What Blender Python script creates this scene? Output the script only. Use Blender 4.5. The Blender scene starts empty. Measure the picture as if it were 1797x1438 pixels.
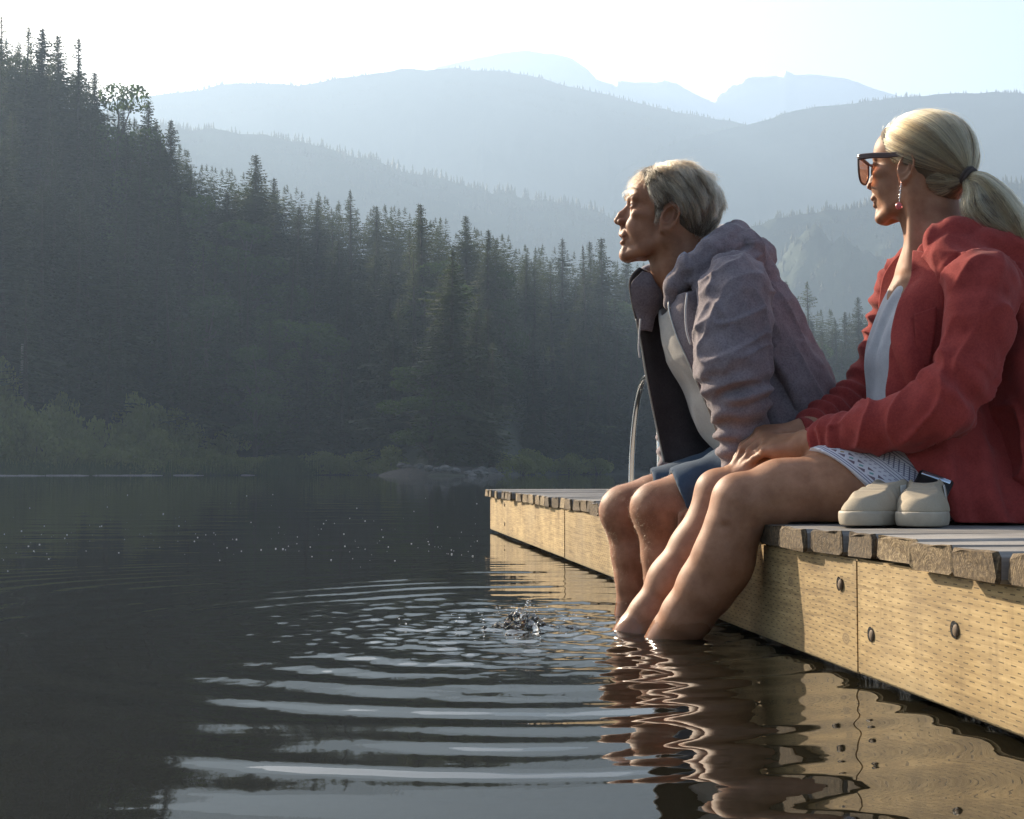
import bpy, bmesh, math, random
import numpy as np
from mathutils import Vector, Matrix

random.seed(7)
RNG = np.random.default_rng(7)
scene = bpy.context.scene
COL = scene.collection
R = math.radians

# ------------------------------------------------------------------ camera, sky, sun
CAM_H = 0.33            # eye height above the lake, metres
F = 2350.0              # focal length in photograph pixels (1797 x 1438)
HORIZON = 829.0
TILT = math.atan((HORIZON - 719.0) / F)
cam_data = bpy.data.cameras.new('camera')
cam = bpy.data.objects.new('camera', cam_data)
COL.objects.link(cam)
cam_data.sensor_width = 36.0
cam_data.sensor_fit = 'HORIZONTAL'
cam_data.lens = 36.0 * F / 1797.0
cam_data.clip_start = 0.05
cam_data.clip_end = 20000.0
cam.location = (0, 0, CAM_H)
cam.rotation_euler = (math.pi / 2 + TILT, 0, 0)
scene.camera = cam

SUN_AZ, SUN_EL = R(-39), R(27)     # azimuth from +Y (view axis), negative = to the left
SUN_DIR = Vector((math.sin(SUN_AZ) * math.cos(SUN_EL), math.cos(SUN_AZ) * math.cos(SUN_EL), math.sin(SUN_EL)))

world = bpy.data.worlds.new('World')
scene.world = world
world.use_nodes = True
wn = world.node_tree.nodes
wl = world.node_tree.links
bg = wn.get('Background') or wn.new('ShaderNodeBackground')
sky = wn.new('ShaderNodeTexSky')
sky.sky_type = 'NISHITA'
sky.sun_disc = False
sky.sun_elevation = SUN_EL
sky.sun_rotation = SUN_AZ % (2 * math.pi)
sky.altitude = 600
sky.air_density = 1.0
sky.dust_density = 5.0
sky.ozone_density = 0.3
wl.new(sky.outputs[0], bg.inputs[0])
bg.inputs[1].default_value = 0.07

sun_data = bpy.data.lights.new('sun', 'SUN')
sun_data.energy = 5.0
sun_data.angle = R(0.6)
sun_data.color = (1.0, 0.86, 0.66)
sun = bpy.data.objects.new('sun', sun_data)
COL.objects.link(sun)
sun.rotation_euler = (-SUN_DIR).to_track_quat('-Z', 'Y').to_euler()

scene.view_settings.view_transform = 'Standard'
scene.view_settings.look = 'None'
scene.view_settings.gamma = 1.0
scene.view_settings.use_curve_mapping = False
scene.view_settings.exposure = 1.8
scene.render.engine = 'CYCLES'
scene.cycles.use_denoising = True
scene.cycles.max_bounces = 8
scene.cycles.volume_bounces = 0
scene.cycles.transparent_max_bounces = 12
scene.cycles.sample_clamp_indirect = 8.0

# ------------------------------------------------------------------ helpers
def P(px, py, Y):
    """world point that stands at world distance Y on the ray of photograph pixel (px, py)"""
    dx = (px - 898.5) / F
    dy = -(py - 719.0) / F
    c, s = math.cos(TILT), math.sin(TILT)
    vy = c - s * dy
    vz = s + c * dy
    k = Y / vy
    return np.array((dx * k, Y, CAM_H + vz * k))

def tag(o, label=None, cat=None, group=None, kind=None):
    if label: o['label'] = label
    if cat: o['category'] = cat
    if group: o['group'] = group
    if kind: o['kind'] = kind
    return o

def link(o, parent=None):
    COL.objects.link(o)
    if parent is not None:
        o.parent = parent
    return o

def empty(name, loc=(0, 0, 0)):
    o = bpy.data.objects.new(name, None)
    o.empty_display_size = 0.1
    o.location = loc
    return link(o)

def mesh_obj(name, verts, faces, mats, parent=None, smooth=True, attrs=None, mat_idx=None):
    """verts (n,3) array in world space when parent is at the origin; faces: list or (m,k) array"""
    me = bpy.data.meshes.new(name)
    v = np.asarray(verts, dtype=np.float32)
    if isinstance(faces, np.ndarray) and faces.ndim == 2:
        n, k = faces.shape
        me.vertices.add(len(v)); me.vertices.foreach_set('co', v.ravel())
        me.loops.add(n * k); me.loops.foreach_set('vertex_index', faces.astype(np.int32).ravel())
        me.polygons.add(n)
        me.polygons.foreach_set('loop_start', np.arange(0, n * k, k, dtype=np.int32))
        me.polygons.foreach_set('loop_total', np.full(n, k, dtype=np.int32))
        me.update(calc_edges=True)
    else:
        me.from_pydata([tuple(map(float, p)) for p in v], [], [tuple(int(i) for i in f) for f in faces])
    if not isinstance(mats, (list, tuple)):
        mats = [mats]
    for m in mats:
        me.materials.append(m)
    if mat_idx is not None:
        me.polygons.foreach_set('material_index', np.asarray(mat_idx, dtype=np.int32))
    if smooth:
        me.polygons.foreach_set('use_smooth', np.ones(len(me.polygons), dtype=bool))
    if attrs:
        for an, av in attrs.items():
            av = np.asarray(av, dtype=np.float32)
            if av.ndim == 1:
                a = me.attributes.new(an, 'FLOAT', 'POINT'); a.data.foreach_set('value', av)
            else:
                a = me.attributes.new(an, 'FLOAT_VECTOR', 'POINT'); a.data.foreach_set('vector', av.ravel())
    me.validate()
    o = bpy.data.objects.new(name, me)
    if parent is not None:
        o.parent = parent
        if parent.location.length > 0:
            o.matrix_parent_inverse = Matrix.Translation(-parent.location)
    COL.objects.link(o)
    return o

def hash3(ix, iy, iz, seed):
    h = (ix.astype(np.int64) * 374761393 + iy.astype(np.int64) * 668265263 + iz.astype(np.int64) * 2147483647 + seed * 1274126177) & 0xFFFFFFFF
    h = ((h ^ (h >> 13)) * 1274126177) & 0xFFFFFFFF
    h = (h ^ (h >> 16)) & 0xFFFFFF
    return h.astype(np.float32) / 8388607.5 - 1.0

def vnoise(p, scale=1.0, seed=0):
    """smooth value noise in [-1, 1] at points p (n,3)"""
    q = np.asarray(p, dtype=np.float64) * scale
    i = np.floor(q).astype(np.int64)
    f = (q - i).astype(np.float32)
    u = f * f * f * (f * (f * 6 - 15) + 10)
    out = 0
    for dx in (0, 1):
        wx = u[:, 0] if dx else 1 - u[:, 0]
        for dy in (0, 1):
            wy = u[:, 1] if dy else 1 - u[:, 1]
            for dz in (0, 1):
                wz = u[:, 2] if dz else 1 - u[:, 2]
                out = out + wx * wy * wz * hash3(i[:, 0] + dx, i[:, 1] + dy, i[:, 2] + dz, seed)
    return out

def fbm(p, scale, octaves=4, seed=0):
    a, t = 1.0, 0.0
    for k in range(octaves):
        t = t + a * vnoise(p, scale * 2 ** k, seed + k * 17)
        a *= 0.5
    return t / 1.9

# ---- materials
def new_mat(name):
    m = bpy.data.materials.new(name)
    m.use_nodes = True
    nt = m.node_tree
    b = nt.nodes.get('Principled BSDF')
    return m, nt, b

def node(nt, t, **kw):
    n = nt.nodes.new(t)
    for k, v in kw.items():
        if k in n.inputs.keys() if hasattr(n.inputs, 'keys') else False:
            n.inputs[k].default_value = v
        else:
            setattr(n, k, v)
    return n

def ramp(nt, fac, stops):
    n = nt.nodes.new('ShaderNodeValToRGB')
    e = n.color_ramp.elements
    while len(e) < len(stops):
        e.new(0.5)
    for el, (p, c) in zip(e, stops):
        el.position = p
        el.color = (c[0], c[1], c[2], 1) if not isinstance(c, (int, float)) else (c, c, c, 1)
    nt.links.new(fac, n.inputs[0])
    return n.outputs[0]

def noise_node(nt, vec, scale, detail=4, rough=0.55, dist=0.0):
    n = nt.nodes.new('ShaderNodeTexNoise')
    n.inputs['Scale'].default_value = scale
    n.inputs['Detail'].default_value = detail
    n.inputs['Roughness'].default_value = rough
    n.inputs['Distortion'].default_value = dist
    if vec is not None:
        nt.links.new(vec, n.inputs['Vector'])
    return n

def coords(nt, kind='Object', scale=(1, 1, 1), rot=(0, 0, 0)):
    tc = nt.nodes.new('ShaderNodeTexCoord')
    mp = nt.nodes.new('ShaderNodeMapping')
    mp.inputs['Scale'].default_value = scale
    mp.inputs['Rotation'].default_value = rot
    nt.links.new(tc.outputs[kind], mp.inputs[0])
    return mp.outputs[0]

def bump(nt, height, bsdf, strength=0.3, dist=0.01, normal_in=None):
    b = nt.nodes.new('ShaderNodeBump')
    b.inputs['Strength'].default_value = strength
    b.inputs['Distance'].default_value = dist
    nt.links.new(height, b.inputs['Height'])
    if normal_in is not None:
        nt.links.new(normal_in, b.inputs['Normal'])
    if bsdf is not None:
        nt.links.new(b.outputs[0], bsdf.inputs['Normal'])
    return b.outputs[0]

def mixc(nt, fac, a, b, mode='MIX'):
    n = nt.nodes.new('ShaderNodeMix')
    n.data_type = 'RGBA'
    n.blend_type = mode
    for idx, v in ((0, fac), (6, a), (7, b)):
        if isinstance(v, bpy.types.NodeSocket):
            nt.links.new(v, n.inputs[idx])
        elif idx == 0:
            n.inputs[0].default_value = v
        else:
            n.inputs[idx].default_value = (v[0], v[1], v[2], 1)
    return n.outputs[2]

def mathn(nt, op, a, b=None, c=None, clamp=False):
    n = nt.nodes.new('ShaderNodeMath')
    n.operation = op
    n.use_clamp = clamp
    for i, v in enumerate((a, b, c)):
        if v is None: continue
        if isinstance(v, bpy.types.NodeSocket): nt.links.new(v, n.inputs[i])
        else: n.inputs[i].default_value = v
    return n.outputs[0]

def simple_mat(name, col, rough=0.6, metallic=0.0, var=0.15, nscale=20.0, bump_s=0.15, bump_d=0.003, spec=0.5):
    m, nt, b = new_mat(name)
    v = coords(nt)
    n = noise_node(nt, v, nscale)
    c = ramp(nt, n.outputs[0], [(0.3, [x * (1 - var) for x in col]), (0.7, [min(1, x * (1 + var)) for x in col])])
    nt.links.new(c, b.inputs['Base Color'])
    b.inputs['Roughness'].default_value = rough
    b.inputs['Metallic'].default_value = metallic
    b.inputs['Specular IOR Level'].default_value = spec
    if bump_s:
        bump(nt, n.outputs[0], b, bump_s, bump_d)
    return m

def foliage_mat(name, dark, light, nscale=0.35, trans=0.35):
    m, nt, b = new_mat(name)
    v = coords(nt)
    oi = nt.nodes.new('ShaderNodeObjectInfo')
    n = noise_node(nt, v, nscale, 3)
    f = mathn(nt, 'MULTIPLY_ADD', oi.outputs['Random'], 0.5, mathn(nt, 'MULTIPLY', n.outputs[0], 0.6))
    c = ramp(nt, f, [(0.2, dark), (0.8, light)])
    nt.links.new(c, b.inputs['Base Color'])
    b.inputs['Roughness'].default_value = 0.7
    b.inputs['Specular IOR Level'].default_value = 0.25
    tr = nt.nodes.new('ShaderNodeBsdfTranslucent')
    nt.links.new(mixc(nt, 1.0, c, (1.0, 1.25, 0.6), 'MULTIPLY'), tr.inputs[0])
    mx = nt.nodes.new('ShaderNodeMixShader')
    mx.inputs[0].default_value = trans
    out = nt.nodes['Material Output']
    nt.links.new(b.outputs[0], mx.inputs[1]); nt.links.new(tr.outputs[0], mx.inputs[2])
    nt.links.new(mx.outputs[0], out.inputs[0])
    return m

def interp(xs, pts):
    a = np.array(pts, dtype=float)
    return np.interp(xs, a[:, 0], a[:, 1])

def catmull(pts, n):
    """Catmull-Rom through pts (k,d), n samples"""
    p = np.asarray(pts, dtype=float)
    p = np.vstack([2 * p[0] - p[1], p, 2 * p[-1] - p[-2]])
    k = len(p) - 3
    t = np.linspace(0, k - 1e-9, n)
    i = t.astype(int); f = (t - i)[:, None]
    p0, p1, p2, p3 = p[i], p[i + 1], p[i + 2], p[i + 3]
    return 0.5 * (2 * p1 + (p2 - p0) * f + (2 * p0 - 5 * p1 + 4 * p2 - p3) * f ** 2 + (3 * p1 - p0 - 3 * p2 + p3) * f ** 3)

def tube(pts, rad, seg=10, cap=True):
    """verts, quads of a tube along pts (n,3) with radii"""
    p = np.asarray(pts, dtype=float); n = len(p)
    r = np.broadcast_to(np.asarray(rad, dtype=float), (n,))
    t = np.gradient(p, axis=0); t /= np.linalg.norm(t, axis=1)[:, None] + 1e-12
    up = np.array((0.0, 0, 1)) if abs(t[0][2]) < 0.9 else np.array((1.0, 0, 0))
    u = np.cross(t[0], up); u /= np.linalg.norm(u)
    vs = []
    for i in range(n):
        u = u - t[i] * np.dot(u, t[i]); u /= np.linalg.norm(u) + 1e-12
        w = np.cross(t[i], u)
        a = np.linspace(0, 2 * np.pi, seg, endpoint=False)
        vs.append(p[i] + r[i] * (np.cos(a)[:, None] * u + np.sin(a)[:, None] * w))
    v = np.vstack(vs)
    fs = []
    for i in range(n - 1):
        for j in range(seg):
            a = i * seg + j; b = i * seg + (j + 1) % seg
            fs.append((a, b, b + seg, a + seg))
    if cap:
        v = np.vstack([v, p[0], p[-1]])
        for j in range(seg):
            fs.append((len(v) - 2, (j + 1) % seg, j))
            o = (n - 1) * seg
            fs.append((len(v) - 1, o + j, o + (j + 1) % seg))
    return v, fs

class MB:
    def __init__(s): s.v = []; s.f = []; s.n = 0
    def add(s, v, f):
        v = np.asarray(v, dtype=float)
        s.f += [tuple(i + s.n for i in q) for q in f]
        s.v.append(v); s.n += len(v)
        return s
    def get(s): return np.vstack(s.v), s.f


# ------------------------------------------------------------------ implicit-surface sculpting
def sstep(a, b, x):
    t = np.clip((x - a) / (b - a), 0, 1)
    return t * t * (3 - 2 * t)

class Clay:
    """signed distance field on a rectilinear grid; solids are blended in and carved out, then meshed"""
    def __init__(s, xs, ys, zs):
        s.ax = [np.asarray(a, dtype=np.float32) for a in (xs, ys, zs)]
        s.D = np.full([len(a) for a in s.ax], 0.5, dtype=np.float32)
        s.h = max(float(np.max(np.diff(a))) for a in s.ax)
    def box(s, lo, hi, pad):
        sl = []
        for a, l, u in zip(s.ax, lo, hi):
            i = int(np.searchsorted(a, l - pad)); j = int(np.searchsorted(a, u + pad))
            sl.append(slice(max(0, i), min(len(a), j)))
        return tuple(sl)
    def pts(s, sl):
        return s.ax[0][sl[0]][:, None, None], s.ax[1][sl[1]][None, :, None], s.ax[2][sl[2]][None, None, :]
    def blend(s, sl, d, k, mode='add'):
        A = s.D[sl]
        if A.size == 0: return
        if mode == 'add':
            if k > 0:
                h = np.maximum(k - np.abs(A - d), 0) / k
                s.D[sl] = np.minimum(A, d) - h * h * k * 0.25
            else: s.D[sl] = np.minimum(A, d)
        elif mode == 'sub':
            d = -d
            if k > 0:
                h = np.maximum(k - np.abs(A - d), 0) / k
                s.D[sl] = np.maximum(A, d) + h * h * k * 0.25
            else: s.D[sl] = np.maximum(A, d)
        elif mode == 'and':
            s.D[sl] = np.maximum(A, d)
    def cone(s, p1, p2, r1, r2, k=0.01, mode='add', flat=None):
        """round cone; flat = (axis vector, ratio) squeezes the section along that axis"""
        p1 = np.asarray(p1, dtype=np.float32); p2 = np.asarray(p2, dtype=np.float32)
        rm = max(r1, r2) * (max(1, 1 / flat[1]) if flat else 1)
        sl = s.box(np.minimum(p1, p2) - rm, np.maximum(p1, p2) + rm, k + 3 * s.h)
        X, Y, Z = s.pts(sl)
        if X.size == 0 or Y.size == 0 or Z.size == 0: return
        x, y, z = X - p1[0], Y - p1[1], Z - p1[2]
        b = p2 - p1
        if flat:
            ax, q = np.asarray(flat[0], dtype=np.float32), flat[1]
            ax = ax / np.linalg.norm(ax)
            dt = (x * ax[0] + y * ax[1] + z * ax[2]) * (q - 1)
            x, y, z = x + dt * ax[0], y + dt * ax[1], z + dt * ax[2]
            b = b + ax * (np.dot(b, ax) * (q - 1))
        bb = float(np.dot(b, b)) + 1e-12
        t = np.clip((x * b[0] + y * b[1] + z * b[2]) / bb, 0, 1)
        d = np.sqrt((x - t * b[0]) ** 2 + (y - t * b[1]) ** 2 + (z - t * b[2]) ** 2) - (r1 + (r2 - r1) * t)
        s.blend(sl, d, k, mode)
    def chain(s, pts, rads, k=0.01, mode='add', flat=None, inner=None):
        for i in range(len(pts) - 1):
            s.cone(pts[i], pts[i + 1], rads[i], rads[i + 1], k, mode, flat)
    def ell(s, c, r, M=None, k=0.01, mode='add'):
        """ellipsoid, radii r along the rows of the rotation M"""
        c = np.asarray(c, dtype=np.float32); r = np.asarray(r, dtype=np.float32)
        M = np.eye(3, dtype=np.float32) if M is None else np.asarray(M, dtype=np.float32)
        ext = np.sqrt(((M * r[:, None]) ** 2).sum(0))
        sl = s.box(c - ext, c + ext, k + 3 * s.h)
        X, Y, Z = s.pts(sl)
        if X.size == 0 or Y.size == 0 or Z.size == 0: return
        x, y, z = X - c[0], Y - c[1], Z - c[2]
        q = [(x * m[0] + y * m[1] + z * m[2]) for m in M]
        k0 = np.sqrt(sum((a / b) ** 2 for a, b in zip(q, r)))
        k1 = np.sqrt(sum((a / (b * b)) ** 2 for a, b in zip(q, r))) + 1e-9
        d = np.where(k0 < 1e-4, -float(r.min()), k0 * (k0 - 1) / k1)
        s.blend(sl, d.astype(np.float32), k, mode)
    def half(s, p, nrm, mode='sub', k=0.0, lo=None, hi=None):
        """half space on the side nrm points to"""
        lo = [a[0] for a in s.ax] if lo is None else lo
        hi = [a[-1] for a in s.ax] if hi is None else hi
        sl = s.box(lo, hi, 0)
        X, Y, Z = s.pts(sl)
        nrm = np.asarray(nrm, dtype=np.float32); nrm = nrm / np.linalg.norm(nrm)
        d = -((X - p[0]) * nrm[0] + (Y - p[1]) * nrm[1] + (Z - p[2]) * nrm[2])
        s.blend(sl, d.astype(np.float32), k, mode)
    def mesh(s):
        D = s.D
        ins = D < 0
        nx, ny, nz = D.shape
        c = np.zeros((nx - 1, ny - 1, nz - 1), dtype=np.uint8)
        for i in (0, 1):
            for j in (0, 1):
                for k in (0, 1):
                    c += ins[i:nx - 1 + i, j:ny - 1 + j, k:nz - 1 + k]
        act = (c > 0) & (c < 8)
        ci, cj, ck = np.nonzero(act)
        num = np.full(c.shape, -1, dtype=np.int32)
        num[ci, cj, ck] = np.arange(len(ci))
        acc = np.zeros((len(ci), 3)); cnt = np.zeros(len(ci))
        corners = {(i, j, k): D[ci + i, cj + j, ck + k].astype(np.float64) for i in (0, 1) for j in (0, 1) for k in (0, 1)}
        for axis in range(3):
            for u in (0, 1):
                for v in (0, 1):
                    a = [0, 0, 0]; b = [0, 0, 0]
                    o = [q for q in range(3) if q != axis]
                    a[o[0]] = b[o[0]] = u; a[o[1]] = b[o[1]] = v; b[axis] = 1
                    da, db = corners[tuple(a)], corners[tuple(b)]
                    cr = (da < 0) != (db < 0)
                    t = np.where(cr, da / np.where(cr, da - db, 1), 0)
                    pt = np.stack([np.full(len(ci), float(a[q])) for q in range(3)], 1)
                    pt[:, axis] = t
                    acc += pt * cr[:, None]; cnt += cr
        f = acc / cnt[:, None]
        base = np.stack([ci, cj, ck], 1)
        V = np.empty_like(f)
        for q in range(3):
            a = s.ax[q].astype(np.float64)
            i = base[:, q]
            V[:, q] = a[i] + (a[i + 1] - a[i]) * f[:, q]
        Q = []
        for axis in range(3):
            o = [(axis + 1) % 3, (axis + 2) % 3]
            A = [slice(None)] * 3; B = [slice(None)] * 3
            A[axis] = slice(0, -1); B[axis] = slice(1, None)
            cr = ins[tuple(A)] != ins[tuple(B)]
            e = np.argwhere(cr)
            ok = (e[:, o[0]] > 0) & (e[:, o[1]] > 0) & (e[:, o[0]] < D.shape[o[0]] - 1) & (e[:, o[1]] < D.shape[o[1]] - 1)
            e = e[ok]
            s0 = ins[e[:, 0], e[:, 1], e[:, 2]]
            def cell(du, dv):
                q = e.copy(); q[:, o[0]] -= du; q[:, o[1]] -= dv
                return num[q[:, 0], q[:, 1], q[:, 2]]
            q = np.stack([cell(1, 1), cell(0, 1), cell(0, 0), cell(1, 0)], 1)
            q[~s0] = q[~s0][:, ::-1]
            Q.append(q)
        return V, np.vstack(Q)

def grid_axis(lo, hi, h): return np.arange(lo, hi + h, h)

def vnormals(V, Q):
    n = np.zeros_like(V)
    fn = np.cross(V[Q[:, 2]] - V[Q[:, 0]], V[Q[:, 3]] - V[Q[:, 1]])
    for k in range(4):
        for d in range(3):
            n[:, d] += np.bincount(Q[:, k], weights=fn[:, d], minlength=len(V))
    return n / (np.linalg.norm(n, axis=1)[:, None] + 1e-12)

def relax(V, Q, it=1, lam=0.5):
    n = len(V)
    deg = np.zeros(n); 
    for a, b in ((0, 1), (1, 2), (2, 3), (3, 0)):
        deg += np.bincount(Q[:, a], minlength=n) + np.bincount(Q[:, b], minlength=n)
    for _ in range(it):
        acc = np.zeros_like(V)
        for a, b in ((0, 1), (1, 2), (2, 3), (3, 0)):
            for d in range(3):
                acc[:, d] += np.bincount(Q[:, a], weights=V[Q[:, b], d], minlength=n) + np.bincount(Q[:, b], weights=V[Q[:, a], d], minlength=n)
        V = V + lam * (acc / np.maximum(deg, 1)[:, None] - V)
    return V

def sheet(curves, nu, nv, thick, fold=None):
    """cloth sheet lofted across curves (list of control point lists), given a thickness"""
    cs = np.array([catmull(c, nv) for c in curves])            # (k, nv, 3)
    S = np.array([catmull(cs[:, j], nu) for j in range(nv)])   # (nv, nu, 3)
    du = np.gradient(S, axis=1); dv = np.gradient(S, axis=0)
    N = np.cross(du, dv); N /= np.linalg.norm(N, axis=2)[:, :, None] + 1e-12
    if fold is not None:
        S = S + N * fold(S)[:, :, None]
    A = (S + N * thick / 2).reshape(-1, 3); B = (S - N * thick / 2).reshape(-1, 3)
    idx = np.arange(nu * nv).reshape(nv, nu); m = nu * nv
    f = np.stack([idx[:-1, :-1], idx[:-1, 1:], idx[1:, 1:], idx[1:, :-1]], -1).reshape(-1, 4)
    F = [f, f[:, ::-1] + m]
    def rim(l):
        l = np.asarray(l)
        F.append(np.stack([l[:-1], l[:-1] + m, l[1:] + m, l[1:]], 1))
    rim(idx[0, :]); rim(idx[-1, ::-1]); rim(idx[::-1, 0]); rim(idx[:, -1])
    return np.vstack([A, B]), np.vstack(F)

# ------------------------------------------------------------------ materials of the setting
M_CONIFER = foliage_mat('conifer_needles', (0.019, 0.021, 0.010), (0.045, 0.050, 0.020))
M_CONIFER2 = foliage_mat('conifer_needles_olive', (0.028, 0.031, 0.014), (0.064, 0.070, 0.028))
M_LEAF = foliage_mat('broad_leaves', (0.034, 0.050, 0.018), (0.080, 0.105, 0.036), 0.6, 0.45)
M_BUSH = foliage_mat('shore_bush_leaves', (0.125, 0.128, 0.038), (0.200, 0.195, 0.068), 0.5, 0.4)
M_REED = foliage_mat('reed_blades', (0.07, 0.085, 0.028), (0.13, 0.14, 0.05), 0.8, 0.4)
M_BARK = simple_mat('bark', (0.06, 0.045, 0.035), 0.9, var=0.3, nscale=6)
M_FOREST_FLOOR = simple_mat('forest_floor', (0.030, 0.032, 0.018), 0.95, var=0.35, nscale=0.4, bump_s=0.4, bump_d=0.3)
M_ROCK = simple_mat('pale_rock', (0.10, 0.092, 0.085), 0.85, var=0.3, nscale=1.5, bump_s=0.5, bump_d=0.08)
M_POLE = simple_mat('grey_timber_pole', (0.16, 0.14, 0.12), 0.85, nscale=3)

def mountain_mat(name, a, b, snow=0.0, scale=0.004):
    m, nt, bs = new_mat(name)
    v = coords(nt)
    n = noise_node(nt, v, scale, 8, 0.62)
    c = ramp(nt, n.outputs[0], [(0.35, a), (0.65, b)])
    if snow:
        geo = nt.nodes.new('ShaderNodeNewGeometry')
        sep = nt.nodes.new('ShaderNodeSeparateXYZ'); nt.links.new(geo.outputs['Position'], sep.inputs[0])
        n2 = noise_node(nt, v, scale * 6, 3, 0.6)
        hgt = mathn(nt, 'MULTIPLY_ADD', sep.outputs[2], 1 / 260.0, mathn(nt, 'MULTIPLY', n2.outputs[0], 1.2))
        s = ramp(nt, hgt, [(0.995, 0.0), (1.0, 1.0)])
        n3 = mathn(nt, 'SUBTRACT', hgt, 1.95); n3 = mathn(nt, 'MULTIPLY', n3, 8.0, clamp=True)
        c = mixc(nt, n3, c, (0.75, 0.77, 0.8))
    nt.links.new(c, bs.inputs['Base Color'])
    bs.inputs['Roughness'].default_value = 0.95
    bs.inputs['Specular IOR Level'].default_value = 0.1
    bump(nt, n.outputs[0], bs, 0.6, 6.0)
    return m
M_RIDGE = mountain_mat('forested_ridge', (0.020, 0.030, 0.018), (0.045, 0.058, 0.032), scale=0.03)
M_MOUNT = mountain_mat('forested_mountain', (0.022, 0.032, 0.022), (0.055, 0.065, 0.045), scale=0.012)
M_PEAK = mountain_mat('rocky_peak', (0.10, 0.10, 0.11), (0.22, 0.21, 0.20), 1.0, scale=0.012)

# ------------------------------------------------------------------ hills and mountains
def ridge(name, D, sil, depth, mat, drop=0.55, rough=0.02, n=260, m=40, seed=1, base=-1.0):
    """a mountain whose crest stands at distance D; sil = crest in photograph pixels"""
    pxs = np.linspace(sil[0][0], sil[-1][0], n)
    pys = interp(pxs, sil)
    V = []
    jag = fbm(np.stack([pxs * .012, pxs * 0, pxs * 0 + seed], 1), 1.0, 4, seed + 3)
    pys = pys + jag * (5.0 if rough < .01 else 7.0)
    crest = np.array([P(a, b, D) for a, b in zip(pxs, pys)])
    tt = np.concatenate([np.linspace(-1, 0, m), np.linspace(0, 1, m // 2)[1:]])
    rows = []
    for t in tt:
        q = crest.copy()
        q[:, 1] += t * depth
        q[:, 0] *= (1 + t * depth / D)
        fall = abs(t) ** 0.85 if t < 0 else t ** 1.1
        h = crest[:, 2] * (1 - fall) + base * fall
        w = np.sin(min(1.0, abs(t)) * np.pi) 
        pp = np.stack([q[:, 0], q[:, 1], np.zeros(n)], 1)
        nz = fbm(pp, 4.0 / depth, 5, seed) * depth * 0.16 * w
        spur = (np.abs(fbm(pp * np.array([1, 0.35, 1]), 7.0 / depth, 3, seed + 5))) * depth * 0.16 * w
        q[:, 2] = h + nz - spur + fbm(pp, 40.0 / depth, 2, seed + 9) * depth * rough * (0.4 + w)
        rows.append(q)
    V = np.vstack(rows)
    k = len(tt)
    ii = np.arange(n - 1)
    Fc = []
    for r in range(k - 1):
        a = r * n + ii
        Fc.append(np.stack([a, a + 1, a + 1 + n, a + n], 1))
    o = mesh_obj(name, V, np.vstack(Fc), mat)
    tag(o, kind='structure')
    return V.reshape(k, n, 3), tt

def spiky_trees(name, pts, heights, mat, tiers=4, seg=5):
    """many far conifers in one mesh: jagged stacked skirts"""
    vs, fs = [], []
    nv = 0
    for p, h in zip(pts, heights):
        r0 = h * random.uniform(0.16, 0.27)
        lean = np.array((random.uniform(-.03, .03) * h, 0, 0))
        for t in range(tiers):
            z0 = h * (0.04 + 0.86 * t / tiers)
            z1 = h * min(1.0, 0.04 + 0.86 * (t + 1.55) / tiers)
            r = r0 * (1 - t / tiers) ** 0.9 + h * 0.012
            ph = random.uniform(0, 6.28)
            base = nv
            for j in range(seg):
                a = ph + 6.2832 * j / seg
                rr = r * random.uniform(0.6, 1.3)
                vs.append((p[0] + rr * math.cos(a), p[1] + rr * math.sin(a), p[2] + z0 + random.uniform(-.03, .02) * h))
            vs.append((p[0] + lean[0] * z1 / h, p[1], p[2] + z1))
            for j in range(seg):
                fs.append((base + j, base + (j + 1) % seg, base + seg))
            nv += seg + 1
    o = mesh_obj(name, np.array(vs), np.array(fs), mat, smooth=False)
    tag(o, kind='stuff')
    return o

FAR = 1.0
V5, _ = ridge('far_peak', 2000, [(-500, 210), (300, 175), (600, 150), (770, 116), (830, 103), (880, 92), (925, 89), (960, 97), (1000, 104), (1035, 125), (1048, 138), (1075, 148), (1085, 141), (1120, 143), (1150, 147), (1165, 141), (1190, 150), (1215, 162), (1245, 178), (1255, 168), (1280, 152), (1310, 138), (1345, 137), (1365, 133), (1378, 122), (1392, 130), (1420, 128), (1450, 131), (1500, 147), (1560, 166), (1650, 185), (2000, 210), (2600, 230)], 500, M_PEAK, rough=0.006, n=420, seed=3)
V4, t4 = ridge('mountain', 1650, [(-600, 260), (-100, 215), (150, 185), (270, 166), (350, 160), (385, 149), (500, 146), (520, 150), (620, 133), (720, 121), (800, 122), (870, 127), (950, 138), (1020, 154), (1100, 178), (1180, 195), (1260, 212), (1330, 222), (1500, 260), (1900, 330), (2500, 420)], 480, M_MOUNT, rough=0.006, n=420, seed=11)
V4b, t4b = ridge('mountain', 1550, [(900, 420), (1050, 330), (1160, 262), (1250, 232), (1300, 222), (1370, 203), (1450, 187), (1560, 172), (1640, 165), (1740, 163), (1830, 166), (2100, 150), (2700, 160)], 420, M_MOUNT, rough=0.006, n=360, seed=23)
V3, t3 = ridge('ridge', 1120, [(-700, 120), (-200, 170), (200, 215), (380, 228), (470, 240), (560, 258), (640, 280), (720, 305), (800, 318), (870, 338), (950, 352), (1050, 372), (1200, 420), (1400, 480), (1700, 600)], 420, M_RIDGE, rough=0.012, n=320, seed=31)
V2, t2 = ridge('ridge', 960, [(1000, 640), (1100, 520), (1200, 440), (1290, 405), (1345, 390), (1400, 380), (1480, 368), (1560, 355), (1660, 340), (1797, 320), (2100, 290), (2700, 280)], 380, M_RIDGE, rough=0.012, n=260, seed=41)

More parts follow.
